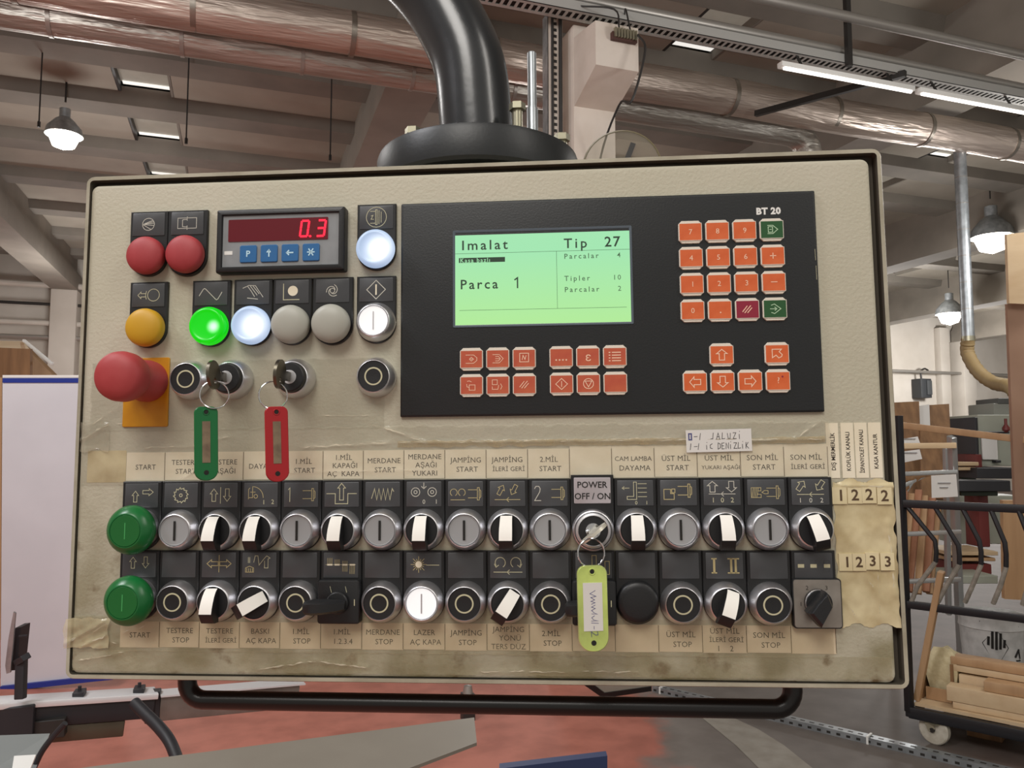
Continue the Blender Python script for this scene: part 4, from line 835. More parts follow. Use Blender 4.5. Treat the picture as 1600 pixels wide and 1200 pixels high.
# ------------------------------------------------------------------ keys hanging in the locks (each its own thing, posed in panel space)
def ptin(name, label, u, v, w_, cat='key'):
    e = bpy.data.objects.new(name, None); COL.objects.link(e); e.empty_display_size = .02
    e.matrix_world = PM @ Matrix.Translation((u*.001, v*.001, w_*.001)); e['label'] = label; e['category'] = cat; e['group'] = 'keys with plastic tags in the panel locks'; e['_o'] = (u*.001, v*.001, w_*.001); return e
def key(u, v, wl, label, metal, bow_w, roll, ring_c, ring_r, tagp, tw, tl, tyaw, tilt, tagm, paper, ringtilt=0):
    e = ptin('key', label, u, v, wl)
    b = pm(); b.M = Matrix.Translation((u, v, wl)) @ Matrix.Rotation(math.radians(roll), 4, 'Z')
    b.box(-1.1, 1.1, -3.4, 3.4, -1, 9, metal, .3)
    # oval bow with a hole, lying in the plane of the blade
    out = [(9.5*math.sin(2*PI*k/28)*1.08, 10.5-9.5*math.cos(2*PI*k/28)*1.0+8) for k in range(28)]
    hole = [(2.2*math.sin(2*PI*k/28)-4.2, 18.5-2.2*math.cos(2*PI*k/28)) for k in range(28)]
    i = b.mi(metal); V_ = [[b.v((x, p[0], p[1])) for p in pl] for x in (-1.1, 1.1) for pl in (out, hole)]
    for k in range(28):
        k2 = (k+1) % 28
        b.face((V_[0][k], V_[1][k], V_[1][k2], V_[0][k2]), i); b.face((V_[2][k], V_[2][k2], V_[3][k2], V_[3][k]), i)
        b.face((V_[0][k], V_[0][k2], V_[2][k2], V_[2][k]), i, True); b.face((V_[1][k], V_[3][k], V_[3][k2], V_[1][k2]), i, True)
    b.build('key_bow', e, (u, v, wl+10))
    b = pm(); rc = Vector(ring_c); pts = []
    R = Matrix.Rotation(math.radians(ringtilt), 3, 'Y')
    for k in range(56):
        a = 2*PI*k/28; pts.append(rc+R @ Vector((ring_r*math.cos(a), ring_r*math.sin(a), .5*(k/56-.5)*2)))
    b.tube(pts, .5, M_CHRB, 8); b.build('split_ring', e, ring_c)
    # plastic tag with rounded frame and paper window
    b = pm(); T = Matrix.Translation(tagp) @ Matrix.Rotation(math.radians(tilt), 4, 'Z') @ Matrix.Rotation(math.radians(tyaw), 4, 'Y'); b.M = T
    ww = tw/2; c = tw*.28
    def tg(i, z):
        R1, R2 = ww*.9, ww*.55; W1 = ww-i; out = []
        for k in range(7): a = PI/2-PI/2*k/6; out.append(Vector((W1-R2+R2*math.cos(a), -i-R2+R2*math.sin(a), z)))
        for k in range(9): a = -PI/2*k/8; out.append(Vector((W1-R1+R1*math.cos(a), -tl+i+R1+R1*math.sin(a), z)))
        for k in range(9): a = -PI/2-PI/2*k/8; out.append(Vector((-W1+R1+R1*math.cos(a), -tl+i+R1+R1*math.sin(a), z)))
        for k in range(7): a = PI-PI/2*k/6; out.append(Vector((-W1+R2+R2*math.cos(a), -i-R2+R2*math.sin(a), z)))
        return out
    def tg_old(i, z): return [Vector((a, q, z)) for a, q in ((c*.5, 0-i), (ww-i, -c-i*.3), (ww-i, -tl+c+i*.3), (ww*.5, -tl+i), (-ww*.5, -tl+i), (-ww+i, -tl+c+i*.3), (-ww+i, -c-i*.3), (-c*.5, 0-i))]
    q = [list(reversed(tg(i, z))) for i, z in ((.4, -1.6), (0, -1.1), (0, 1.1), (.4, 1.6))]
    b.loft([list(reversed(r)) for r in q], tagm, True, True, False)
    b.tube([Vector((1.9*math.cos(2*PI*k/14), -3.8+1.9*math.sin(2*PI*k/14), 1.7)) for k in range(14)], .4, tagm, 6, closed=True)
    b.lathe([(1.5, 1.6), (1.5, 1.72)], M_SEAL, (0, -3.8, 0), 12); b.lathe([(1.7, 1.6), (1.7, 1.72)], M_SEAL, (0, -tl+5.5, 0), 12)
    tgo = b.build('key_tag', e, tuple(T.translation), label=paper[2])
    b = pm(); b.M = T; b.box(-ww*paper[0], ww*paper[0], -tl+tl*.24, -tl*.2, 1.62, 1.9, paper[1])
    if paper[3]: paper[3](b, ww, tl)
    b.build('paper_insert', tgo, tuple(T @ Vector((0, -tl/2, 1.8))))
M_OLDPAP = mat('dirty_paper', 0x8b7a62, .7, col2=0x6d5c4a, nscale=120)
def scr(b, ww, tl):
    zt = 1.92
    pl = [(-2.5, 1), (-1.2, -1.6), (0, 1.4)], [(0, 1), (.4, -1.2), (1.4, .6), (2, -1.2), (2.6, .8), (3.2, -1)], [(3.6, .8), (4.4, -1), (5, .8), (5.8, -1), (6.8, .2), (7.4, 1.8), (7.2, -1)], [(8, .4), (8.8, -1), (9.8, 0), (10.2, 2.2), (10.2, -1.2)], [(11.2, 2.2), (11, -1.2)], [(12.4, 0), (13.6, 0)], [(14.6, 1.6), (16, 1.8), (16, .6), (14.6, -1.4), (16.8, -1.2)]
    b.strokes([[(x*1.5, y*1.35) for x, y in p] for p in pl], .34, zt, M_PENB, .3, -tl*.36, 1, 1, h=.04, rot=-PI/2)
key(-173, 5.6, 13.6, 'dark key in the left lock with a green plastic tag', M_DARKKEY, 0, 4, (-171.6, -8.5, 33), 9.6, (-177.0, -16.8, 34), 15.4, 51, 30, 2.0, M_GTAG, (.34, M_OLDPAP, 'green plastic key tag', None), 30)
key(-125.6, 5.4, 13.6, 'dark key in the middle lock with a red plastic tag', M_DARKKEY, 0, -4, (-129.6, -9.5, 33), 9.6, (-127.0, -17.4, 34), 15.4, 51.5, 28, 2.4, M_RTAG, (.34, M_OLDPAP, 'red plastic key tag', None), 30)
key(90, -104.6, 9.6, 'bright key in the power switch with a lime green tag', mat('nickel_key', 0xd8d4c6, .38, .5), 0, -52, (87.6, -116, 40), 9.2, (87.6, -123.4, 44), 19.4, 54, 8, .5, M_YTAG, (.64, M_NOTE, 'translucent lime green key tag', scr), 18)

# ------------------------------------------------------------------ swivel arm carrying the panel
arm = bpy.data.objects.new('support_arm', None); COL.objects.link(arm); arm.matrix_world = PM @ Matrix.Translation((-.001, .17, -.1)); arm['_o'] = (-.001, .17, -.1)
arm['label'] = 'curved black tubular arm and round flange above the control panel'; arm['category'] = 'support arm'
def vl(b, prof, m, c, seg=64): return b.lathe(prof, m, c, seg, True, axis=(0, 1, 0), cap0=True)
b = pm(); vl(b, [(60, -6), (60, 4)], M_SEAL, (-1, 168, -98)); vl(b, [(84, 3), (86.5, 5.5), (87, 10), (87, 27), (85.6, 31), (82, 33), (48, 33.4)], M_FLANGE, (-1, 170, -98)); b.build('flange', arm, (-1, 185, -98))
b = pm(); path = smooth_path([(-1, 203, -98), (-3.2, 240, -99), (-8, 287, -101), (-20, 322, -104), (-42, 362, -108), (-75, 400, -112), (-120, 432, -118), (-190, 452, -124)], 6)
b.tube(path, [32+.0*k for k in range(len(path))], M_ARM, 40); b.build('arm_tube', arm, (-8, 287, -101), sharp=0)
for k, (u, ww_) in enumerate(((35.5, -66), (72, -95), (-53, -70), (-66, -112), (60, -130), (-20, -160))):
    b = pm(); vl(b, [(4.2, 0), (4.2, 31 if k == 0 else 15)], M_ZINC, (u, 203.4, ww_), 14); vl(b, [(8, 0), (8, 1.6)], M_ZINC, (u, 203.4, ww_), 20)
    t0 = 30 if k == 0 else 14; vl(b, [(7, t0), (7, t0+5.5), (6, t0+6.2)], M_ZINC, (u, 203.4, ww_), 6); b.build('bolt', arm, (u, 208, ww_))

# slim galvanised post on the flange, and a clear round disc standing on the cabinet top
b = pm(); b.lathe([(8, 203.2), (8, 206), (5.2, 207), (5.2, 268), (4.2, 270), (4.2, 322), (3.4, 323)], M_GALV, (44.6, 0, -140), 18, cap0=True, axis=(0, 1, 0)); b.build('guide_post', arm, (44.6, 250, -140), 'slim galvanised post on the flange')
dsc = bpy.data.objects.new('round_clear_disc', None); COL.objects.link(dsc); dsc.matrix_world = PM @ Matrix.Translation((.124, .165, -.11)); dsc['_o'] = (.124, .165, -.11); dsc['label'] = 'clear round disc with thin amber rim peeking over the panel top'; dsc['category'] = 'disc'
b = pm(); b.tube([(124+34*math.cos(2*PI*k/40), 197+34*math.sin(2*PI*k/40), -110) for k in range(40)], .9, mat('disc_rim_amber', 0x6c6248, .3), 6, closed=True); b.box(114, 134, 164.7, 169, -116, -104, M_DARK, 1); b.build('rim', dsc, (124, 197, -110))
b = pm(); b.lathe([(33.6, -.8), (33.6, .8)], M_DISCG, (124, 197, -110), 40, cap0=True); b.build('clear_disc', dsc, (124, 197, -110))
b = pm(); b.bar((126, 199, -108.6), (134, 219, -108.6), 4.6, 1, M_DARK, up=(0, 0, 1)); b.build('needle', dsc, (126, 199, -108.6))
# ------------------------------------------------------------------ overhead services
def T1(o, l, c, g=None): return tag(o, l, c, g)
Y1 = hz(500, 45, 4.72).y; D1 = hz(500, 45, 4.72)
b = MB(); y1 = D1.y
b.tube([(x, y1, 4.72+.01*math.sin(x*2)) for x in [-6.4+.6*k for k in range(55)]], .165, M_DUCT, 22)
d = b.build('insulated_duct', None, (0, y1, 4.72)); T1(d, 'long thick foil-wrapped duct running under the roof, upper one', 'duct', 'ducts under the roof')
for x in [-5+1.15*k for k in range(27)]:
    b = MB(); b.tube([(x-.02, y1, 4.72), (x+.02, y1, 4.72)], .172, M_DUCT2, 22); b.build('joint_band', d, (x, y1, 4.72))
E2 = hz(500, 93, 4.66); y2 = E2.y; ex = hY(1243, 205, y2).x
b = MB(); b.tube([(-6.4, y2, 4.66)]+[(x, y2, 4.66) for x in [-5+.6*k for k in range(int((ex+5)/.6))]]+[(ex-.05, y2, 4.66), (ex+.06, y2, 4.62), (ex+.13, y2, 4.54), (ex+.15, y2, 4.42), (ex+.15, y2, 4.1)], .135, M_DUCTG, 22)
d = b.build('spiral_duct', None, (0, y2, 4.66)); T1(d, 'silver duct below the foil-wrapped one, ending in a downward elbow', 'duct', 'ducts under the roof')
for x in [-5+.9*k for k in range(int((ex+4.6)/.9))]:
    b = MB(); b.tube([(x-.015, y2, 4.66), (x+.015, y2, 4.66)], .143, M_PIPE, 22); b.build('joint_band', d, (x, y2, 4.66))
# thin pipes
for (pa, z, r, l) in (((1300, 77), 4.55, .035, 'thin bright conduit pipe above the perforated tray'), ((1400, 43), 4.75, .04, 'thin grey pipe near the top right of the roof')):
    P = hz(pa[0], pa[1], z); b = MB(); b.tube([(-1 if z > 4.6 else 1.2, P.y, z), (9, P.y, z)], r, M_PIPE, 12); T1(b.build('conduit_pipe', None, tuple(P)), l, 'pipe')
# perforated tray with fluorescent battens below
P = hz(1300, 96, 4.45); ty = P.y-.06; M_TRAY = mat('tray_zinc', 0xb4b4b0, .5, .3)
b = MB(); z = 4.45
b.box(.8, 9, ty-.01, ty-.006, z-.035, z+.035, M_TRAY); b.box(.8, 9, ty+.12, ty+.124, z-.035, z+.035, M_TRAY); b.box(.8, 9, ty-.01, ty+.02, z-.035, z-.031, M_TRAY); b.box(.8, 9, ty+.09, ty+.124, z-.035, z-.031, M_TRAY)
for k in range(160):
    x = .85+k*.05; b.box(x, x+.02, ty+.02, ty+.09, z-.035, z-.031, M_TRAY)
t = b.build('cable_tray', None, (4, ty, z)); T1(t, 'perforated metal cable tray crossing the roof at upper right', 'cable tray')
b = MB()
for k in range(5): b.tube([(.8, ty+.03+k*.015, z-.02), (4, ty+.028+k*.016, z-.016), (9, ty+.03+k*.015, z-.02)], .007, M_DARK, 6)
T1(b.build('cable_bundle', None, (4, ty+.05, z)), 'dark cables lying in the perforated tray', 'cables')
P = hz(1400, 137, 4.28); ly = P.y; lx0 = hY(1218, 98, ly).x
for k, (a, c) in enumerate(((0, 1.25), (1.3, 2.5), (2.56, 3.8))):
    b = MB(); b.box(lx0+a, lx0+c, ly-.03, ly+.03, 4.27, 4.31, M_WHITE, .006); [b.bar((lx0+a+q, ly, 4.31), (lx0+a+q, ty+.02, 4.415), .02, .01, M_DARK) for q in (.2, c-a-.2)]; f = b.build('light_batten', None, (lx0+a, ly, 4.33)); T1(f, ('first', 'second', 'third')[k]+' white batten light from the left under the cable tray', 'light fitting', 'batten lights under the tray')
    b = MB(); b.tube([(lx0+a+.03, ly-.012, 4.262), (lx0+c-.03, ly-.012, 4.262)], .014, M_TUBE, 8); b.build('lamp_tube', f, (lx0+a, ly, 4.26))
# trapeze bracket and drop rod
A, B = hz(1232, 190, 4.25), hz(1368, 113, 4.25)
b = MB(); b.bar((A.x, y1-.2, 4.5), (A.x+.5, ty-.05, 4.4), .04, .05, M_DARK); q = b.build('hanger_bracket', None, tuple(A)); T1(q, 'dark slanted bracket arm holding the tray and duct', 'bracket')
P = hz(1325, 60, 4.6); b = MB(); b.box(P.x-.02, P.x+.02, P.y-.02, P.y+.02, 4.38, 5.8, M_DARK); T1(b.build('hanger_rod', None, tuple(P)), 'dark upright hanger post above the bright tray', 'bracket')
for px_, ya, yb, z0 in ((61, 38, 190, 4.9), (291, 70, 216, 4.75), (516, 105, 242, 4.7)):
    P = hz(px_, yb, z0); b = MB(); b.tube([tuple(P), (P.x, P.y, 5.8)], .008, M_DARK, 6); b.lathe([(.016, 0), (.016, -.06)], M_DARK, (P.x, P.y, z0), 8); T1(b.build('drop_wire', None, (P.x, P.y, z0)), 'thin dark wire hanging from the roof, '+{61: 'far left', 291: 'right of the row of skylights', 516: 'nearest the black arm'}[px_], 'wire')
for px_, py_, z0, r, l in ((100, 212, 5.15, .17, 'glaring high bay lamp at the upper left'), (1550, 371, 4.9, .27, 'glaring high bay lamp right of the steel pipe'), (1484, 491, 4.6, .26, 'distant glaring lamp left of the steel pipe')):
    P = hz(px_, py_, z0); b = MB(); b.lathe([(r*1.2, .0), (r*1.1, r*.5), (r*.6, r*1.1), (r*.35, r*1.3), (r*.35, r*1.9), (.01, r*2)], M_GALV, tuple(P), 24); b.tube([(P.x, P.y, P.z+r*2.4), (P.x, P.y, 5.8)], .012, M_DARK, 6); q = b.build('high_bay_lamp', None, tuple(P)); T1(q, l, 'lamp', 'high bay lamps')
    b = MB(); b.lathe([(.01, -r), (r*.7, -r*.75), (r, 0), (r*.7, r*.7), (.01, r*.9)], M_LAMP, tuple(P), 20); b.build('lamp_glass', q, tuple(P))
# column with corbel
CP = dp(918, 240, 5.6); cx, cy = CP.x, CP.y
b = MB(); b.box(cx-.17, cx+.15, cy-.15, cy+.17, 0, 4.42, M_PILE, .012)
zt = EYE.z+(697-30)/F_PX*5.1; zs = EYE.z+(697-90)/F_PX*5.0; zb = EYE.z+(697-165)/F_PX*5.4
b.loft([[Vector((x, cy-.15, zb)), Vector((x, cy-.5, zs)), Vector((x, cy-.5, zt)), Vector((x, cy+.17, zt+.12))] for x in (cx-.165, cx+.145)], M_PILE, smooth=False)
colm = b.build('concrete_column', None, (cx, cy, 0)); T1(colm, 'whitewashed concrete column with a bracket head behind the panel', 'column')
b = MB(); b.box(cx-.06, cx+.12, cy-.535, cy-.502, zt-.12, zt-.07, mat('terminal_strip_brown', 0x4d2f2a, .6))
for k in range(8): b.box(cx-.05+k*.021, cx-.036+k*.021, cy-.555, cy-.53, zt-.11, zt-.05, M_ZINC)
q = b.build('terminal_strip', None, (cx, cy-.52, zt-.1)); T1(q, 'brown terminal strip with wires on the column head', 'terminal strip')
b = MB(); b.tube(smooth_path([(cx+.11, cy-.56, zt-.08), (cx+.14, cy-.6, zt-.2), (cx+.04, cy-.6, zt-.55), (cx+.02, cy-.45, zb-.1), (cx-.02, cy-.2, zb-.5), (cx-.04, cy-.17, 2.4)], 6), .008, M_DARK, 6)
b.tube(smooth_path([(cx-.02, cy-.55, zt-.05), (cx-.03, cy-.5, zt+.1), (cx-.2, cy-.3, zt+.2)], 5), .006, M_DARK, 6); b.tube(smooth_path([(cx+.06, cy-.55, zt-.05), (cx+.08, cy-.45, zt+.15), (cx+.2, cy-.2, zt+.22)], 5), .006, M_DARK, 6)
T1(b.build('hanging_cable', None, (cx, cy-.5, zt)), 'black cable running down the front of the column', 'cable')
b = MB(); x0 = cx-.34; b.box(x0, x0+.004, cy-.1, cy, 0, 4.5, M_GALV); b.box(x0, x0+.11, cy-.1, cy-.096, 0, 4.5, M_PILE)
for k in range(90): b.box(x0+.045, x0+.065, cy-.104, cy-.1, .5+k*.045, .52+k*.045, M_DARK)
b.tube([(x0+.09, cy-.11, 0), (x0+.09, cy-.11, 4.5)], .014, M_DARK, 8); b.tube([(x0+.03, cy-.11, 0), (x0+.03, cy-.11, 4.5)], .01, M_DARK, 8)
T1(b.build('vertical_cable_tray', None, (x0, cy-.1, 0)), 'upright slotted cable tray with black cables left of the column', 'cable tray')
# ------------------------------------------------------------------ right background
# steel drop pipe with tan hose
Q = dp(1507, 400, 8.25); ztop = dp(1505, 226, 8.25).z; zbt = dp(1507, 530, 8.25).z
b = MB(); r = .06
zz = [zbt+(ztop+.1-zbt)*k/14 for k in range(15)]
b.tube([(Q.x, Q.y, q) for q in zz], r, M_GALV, 20); d = b.build('drop_pipe', None, (Q.x, Q.y, zbt)); T1(d, 'upright galvanised suction pipe with seams right of the panel', 'pipe')
for k in range(7):
    q = zbt+.3+.28*k; b = MB(); b.tube([(Q.x, Q.y, q), (Q.x, Q.y, q+.008)], r+.002, M_PIPE, 20); b.build('seam', d, (Q.x, Q.y, q))
b = MB(); b.tube([(Q.x, Q.y, zbt-.03), (Q.x, Q.y, zbt+.02)], r+.005, M_ZINC, 20); b.build('hose_clamp', d, (Q.x, Q.y, zbt))
hp = smooth_path([Vector((Q.x, Q.y, zbt)), dp(1512, 552, 8.2), dp(1528, 580, 8.0), dp(1552, 598, 7.8), dp(1577, 604, 7.5), dp(1590, 618, 7.4)], 8)
b = MB(); b.tube(hp, [.066+.004*math.sin(k*2.6) for k in range(len(hp))], mat('tan_hose_rubber', 0xa08a62, .55), 16); T1(b.build('suction_hose', None, tuple(hp[0])), 'tan flexible hose curving from the steel pipe', 'hose')
# control box on the far wall
P = hY(1436, 608, 19.9); b = MB(); b.box(P.x-.22, P.x+.22, 19.6, 19.98, P.z-.3, P.z+.32, mat('grey_switch_box', 0x34373a, .5), .02); q = b.build('wall_switch_box', None, (P.x, 19.8, P.z)); T1(q, 'dark grey switch box mounted on the far white wall', 'switch box')
b = MB(); b.box(P.x+.0, P.x+.2, 19.56, 19.6, P.z-.2, P.z+.26, mat('box_cover_grey', 0x46494b, .5), .01); b.build('cover', q, (P.x, 19.6, P.z))
b = MB(); b.tube(smooth_path([(P.x-.1, 19.7, P.z+.3), (P.x-.1, 19.7, P.z+.55), (P.x+.05, 19.7, P.z+.65), (P.x+.2, 19.7, P.z+.6)], 6), .03, M_DARK, 8); b.build('cable', q, (P.x, 19.7, P.z+.5))

WD1 = wood('warm_timber', 0xbd9a74, 0xa98560, 2, .8); WD2 = wood('pale_timber', 0xd2bb98, 0xc4a985, 0, .8); WD3 = wood('red_brown_timber', 0xa9785a, 0x956347, 2, 1.2); WD4 = wood('dark_grain_board', 0x96714c, 0x6f5034, 2, .9)
CARD = mat('brown_hardboard', 0xa0806a, .7, col2=0x93735e, nscale=4); ALU = mat('aluminium_ladder', 0xb9bcbc, .35, .7); MGREEN = mat('machine_grey_green', 0xa3a698, .5, col2=0x989b8e, nscale=3)
def slab(name, pts, D, th, m, label, cat, group=None, parent=None, back=None):
    """flat board: its outline given at distance D, with real thickness th away from the viewer"""
    P = [dp(x, y, (D[i] if isinstance(D, (list, tuple)) else D)) for i, (x, y) in enumerate(pts)]
    n = (P[1]-P[0]).cross(P[2]-P[0]).normalized(); n = n if n.dot(FW) > 0 else -n
    b = MB(); b.loft([[p for p in P], [p+n*th for p in P]], m, True, True, False); o = b.build(name, parent, tuple(sum(P, Vector())/len(P)))
    if label and parent is None: T1(o, label, cat, group)
    elif label: o['label'] = label
    return o
def plank(name, a, c, Da, Dc, w_, h_, m, label, cat, group=None, parent=None, up=(0, 0, 1)):
    b = MB(); A, B = dp(a[0], a[1], Da), dp(c[0], c[1], Dc); b.bar(A, B, w_, h_, m, up, min(w_, h_)*.12); o = b.build(name, parent, tuple((A+B)/2))
    if label and parent is None: T1(o, label, cat, group)
    elif label: o['label'] = label
    return o
slab('hardboard_sheet', [(1573, 366), (1625, 360), (1628, 476), (1577, 474)], 3.9, .02, WD2, 'pale wooden board standing at the right edge, upper', 'board')
slab('hardboard_sheet', [(1574, 475), (1640, 474), (1650, 800), (1587, 800)], 3.95, .02, CARD, 'brown hardboard sheet standing below the pale board at right edge', 'board')
slab('timber_board', [(1567, 782), (1640, 782), (1640, 940), (1570, 936)], 4.6, .03, WD1, 'tan board standing behind the right end of the black rack', 'board')
# stained boards leaning in a stack behind the ladder
for k, (x0, x1, yt, yb) in enumerate(((1396, 1436, 627, 742), (1437, 1452, 632, 742), (1451, 1483, 631, 738), (1440, 1470, 668, 745))):
    slab('leaning_board', [(x0, yb+34), (x1+6, yb+34), (x1, yt), (x0-2, yt+2)], [q+.08*k for q in (6.4, 6.4, 6.8, 6.8)] if k != 3 else [6.2, 6.2, 6.5, 6.5], .03, M_NOTE if k == 1 else WD4, ('brown grained board leaning leftmost behind the ladder', 'white sheet standing between two brown boards', 'brown grained board with a rounded corner behind the ladder', 'short brown board in front of the leaning boards')[k], 'board', 'boards behind the ladder')
# aluminium platform ladder
lad = empty('aluminium_ladder', dp(1490, 1000, 5.3)*1, 'aluminium ladder with a pale top rail standing behind the black rack', 'ladder'); lad['_o'] = tuple(lad.location)
plank('side_rail', (1487, 682), (1503, 1040), 5.0, 5.35, .035, .06, ALU, None, None, parent=lad, up=tuple(FW)); plank('side_rail', (1478, 700), (1482, 960), 5.5, 5.6, .03, .04, ALU, None, None, parent=lad, up=tuple(FW)); plank('side_rail', (1402, 690), (1398, 1040), 5.0, 5.35, .035, .06, ALU, None, None, parent=lad, up=tuple(FW))
plank('top_rail', (1400, 697), (1493, 696), 4.98, 4.98, .03, .036, WD2, 'pale wooden top rail', None, parent=lad)
for y in (737, 831, 905): plank('rung', (1402, y+4), (1494 if y < 830 else 1500, y), 5.0, 5.0, .04, .026, ALU, None, None, parent=lad)
def paper(pts, D, label, ink):
    o = slab('paper_notice', pts, D, .002, M_NOTE, label, 'paper', 'papers pinned near the ladder'); cx_ = sum(p[0] for p in pts)/4; cy_ = sum(p[1] for p in pts)/4
    b = MB()
    for k in range(ink):
        a = dp(cx_-10+3*(k % 2), cy_-5+7*k, D-.004); c = dp(cx_+10-4*(k % 3), cy_-5+7*k, D-.004); b.bar(a, c, .006, .003, mat('faint_ink', 0x8f8f92, .7), up=tuple(UP))
    q = b.build('writing', None, tuple(a)); q.parent = o; q.location = Vector(q['_o'])-Vector(o['_o'])
paper([(1406, 724), (1441, 717), (1437, 702), (1408, 706)], 4.93, 'small white paper hanging below the pale rail', 1)
paper([(1406, 700), (1438, 693), (1434, 682), (1405, 687)], 5.06, 'white paper tucked behind the pale top rail', 1)
paper([(1456, 778), (1497, 776), (1494, 741), (1455, 743)], 4.93, 'white paper notice with faint lines on the ladder rung', 2)
# reddish battens leaning behind the rods
for k, (x0, x1, yt) in enumerate(((1413, 1404, 768), (1424, 1410, 772), (1436, 1420, 766), (1445, 1434, 775), (1457, 1447, 778), (1466, 1452, 786))):
    plank('leaning_batten', (x0, yt), (x1, 925+3*(k % 2)), 5.6, 5.2+.03*k, .045, .03, (WD3, WD1)[k % 2], ('first', 'second', 'third', 'fourth', 'fifth', 'sixth')[k]+' reddish brown batten from the left leaning behind the black rack', 'batten', 'battens leaning behind the rack')
sb = empty('slat_bundle', dp(1425, 775, 6.0), 'slanted bundle of grey and brown slats below the ladder rung', 'slats'); sb['_o'] = tuple(sb.location)
for k in range(4): plank('slat', (1404, 752+11*k), (1452-8*k, 741+2*k), 6.0, 6.0, .02, .03, ALU if k % 2 else WD4, None, None, parent=sb)
plank('long_lath', (1396, 663), (1625, 690), 4.5, 3.9, .025, .035, WD1, 'long thin wooden lath reaching across above the machine', 'lath')
# machine with grey cabinet
mc = empty('woodworking_machine', hz(1550, 800, 0), 'grey woodworking machine with red trim and a black bench behind the rack', 'machine'); mc['_o'] = tuple(mc.location)
def mbx(name, x0, y0, x1, y1, D, dep, m, label=None):
    b = MB(); a = dp(x0, y1, D); w_ = (x1-x0)/F_PX*D; h_ = (y1-y0)/F_PX*D; old = b.M
    R = Matrix((RT, Vector((-RT.y, RT.x, 0)), Vector((0, 0, 1)))).transposed().to_4x4(); R.translation = a; b.M = R
    b.box(0, w_, 0, dep, 0, h_, m, .008); return b.build(name, mc, tuple(a), label)
RDK = mat('dark_red_paint', 0x6b2723, .5); BLKM = mat('machine_black', 0x26262a, .5); DGR = mat('machine_dark_green', 0x39463a, .5)
mbx('cabinet', 1531, 648, 1592, 728, 7.0, .5, MGREEN); mbx('cabinet_edge', 1526, 652, 1531, 728, 6.98, .5, BLKM)
mbx('red_trim', 1525, 710, 1536, 745, 6.9, .3, RDK); mbx('hood', 1553, 630, 1595, 650, 7.1, .4, mat('hood_grey', 0x85877f, .5)); mbx('hood_top', 1560, 622, 1590, 631, 7.1, .35, mat('hood_top_grey', 0x4c4e4b, .5))
mbx('switch_cabinet', 1501, 686, 1527, 720, 7.3, .3, mat('maroon_black_box', 0x2c1f1e, .4)); mbx('table_top', 1497, 722, 1530, 728, 6.8, .4, WD2, 'pale wooden table edge'); mbx('table_edge', 1498, 730, 1526, 735, 6.8, .4, WD2)
mbx('green_base', 1503, 735, 1526, 752, 7.0, .4, DGR); mbx('dark_base', 1527, 731, 1592, 748, 6.7, .5, BLKM); mbx('bench_beam', 1496, 751, 1580, 768, 6.0, .25, BLKM); mbx('bench_leg', 1502, 768, 1560, 775, 6.1, .2, DGR)
mbx('leg', 1532, 775, 1548, 855, 6.2, .2, RDK); mbx('instruction_sheet', 1535, 682, 1559, 718, 6.97, .004, M_NOTE, 'white printed instruction sheet'); mbx('latch', 1556, 719, 1565, 723, 6.93, .06, BLKM); mbx('lever_bar', 1530, 674, 1578, 677, 6.93, .05, BLKM)
mbx('base_cabinet', 1497, 775, 1600, 850, 6.6, .3, MGREEN)
b = MB(); c0 = dp(1572, 672, 6.9); b.lathe([(.01, -.02), (.03, 0), (.03, .02), (.012, .05), (.012, .1)], RDK, tuple(c0), 14); b.build('knob', mc, tuple(c0))
# pallet-like clutter on the floor behind the rods
for k, (x0, y0, x1, y1, D, m, l) in enumerate(((1482, 862, 1560, 868, 5.9, WD2, 'pale plank on top of the floor pallet behind the rods'), (1485, 872, 1556, 877, 5.9, WD1, 'tan plank in the floor pallet behind the rods'), (1500, 882, 1550, 897, 5.9, RDK, 'dark reddish block in the floor pallet'), (1488, 900, 1560, 912, 5.6, MGREEN, 'grey flat box lowest behind the rods'))):
    b = MB(); a = dp(x0, y1, D); R = Matrix((RT, Vector((-RT.y, RT.x, 0)), Vector((0, 0, 1)))).transposed().to_4x4(); R.translation = a; b.M = R; b.box(0, (x1-x0)/F_PX*D, 0, .4, 0, (y1-y0)/F_PX*D, m, .006); T1(b.build('stacked_plank', None, tuple(a)), l, 'plank', 'pallet clutter on the floor')

# ------------------------------------------------------------------ black rack cart
A0 = dp(1421, 1112, 4.05); B0 = dp(1600, 1136, 3.72); dr = Vector((B0.x-A0.x, B0.y-A0.y, 0)).normalized(); nn = Vector((dr.y, -dr.x, 0)); nn = nn if nn.dot(FW) > 0 else -nn
def onr(x, y, off=0.0):
    d = ray(x, y); P = A0+nn*off; t = (P-EYE).dot(nn)/d.dot(nn); return EYE+d*t
rack = bpy.data.objects.new('rack_cart', None); COL.objects.link(rack); rack.location = (A0.x, A0.y, 0); rack['_o'] = tuple(rack.location); rack['label'] = 'black steel rack cart with bent rods and white castors at the right'; rack['category'] = 'rack cart'
RK = mat('rack_black_steel', 0x17161a, .45); RKW = mat('worn_rod_white', 0x9d978c, .6, col2=0x7f7a70, nscale=30)
zb = A0.z; zmid = onr(1424, 945).z; ztp = onr(1415, 787).z; Lr = 1.15; DEP = .5
def rail(name, p, q, w_=.035, h_=.035, m=RK): b = MB(); b.bar(p, q, w_, h_, m, bev=.003); return b.build(name, rack, tuple((Vector(p)+Vector(q))/2))
g = Vector((A0.x, A0.y, 0)); Z = lambda p, z: Vector((p.x, p.y, z))
rail('base_rail', Z(g, zb), Z(g+dr*Lr, zb), .04, .055); rail('base_rail', Z(g+nn*DEP, zb), Z(g+nn*DEP+dr*Lr, zb), .04, .055)
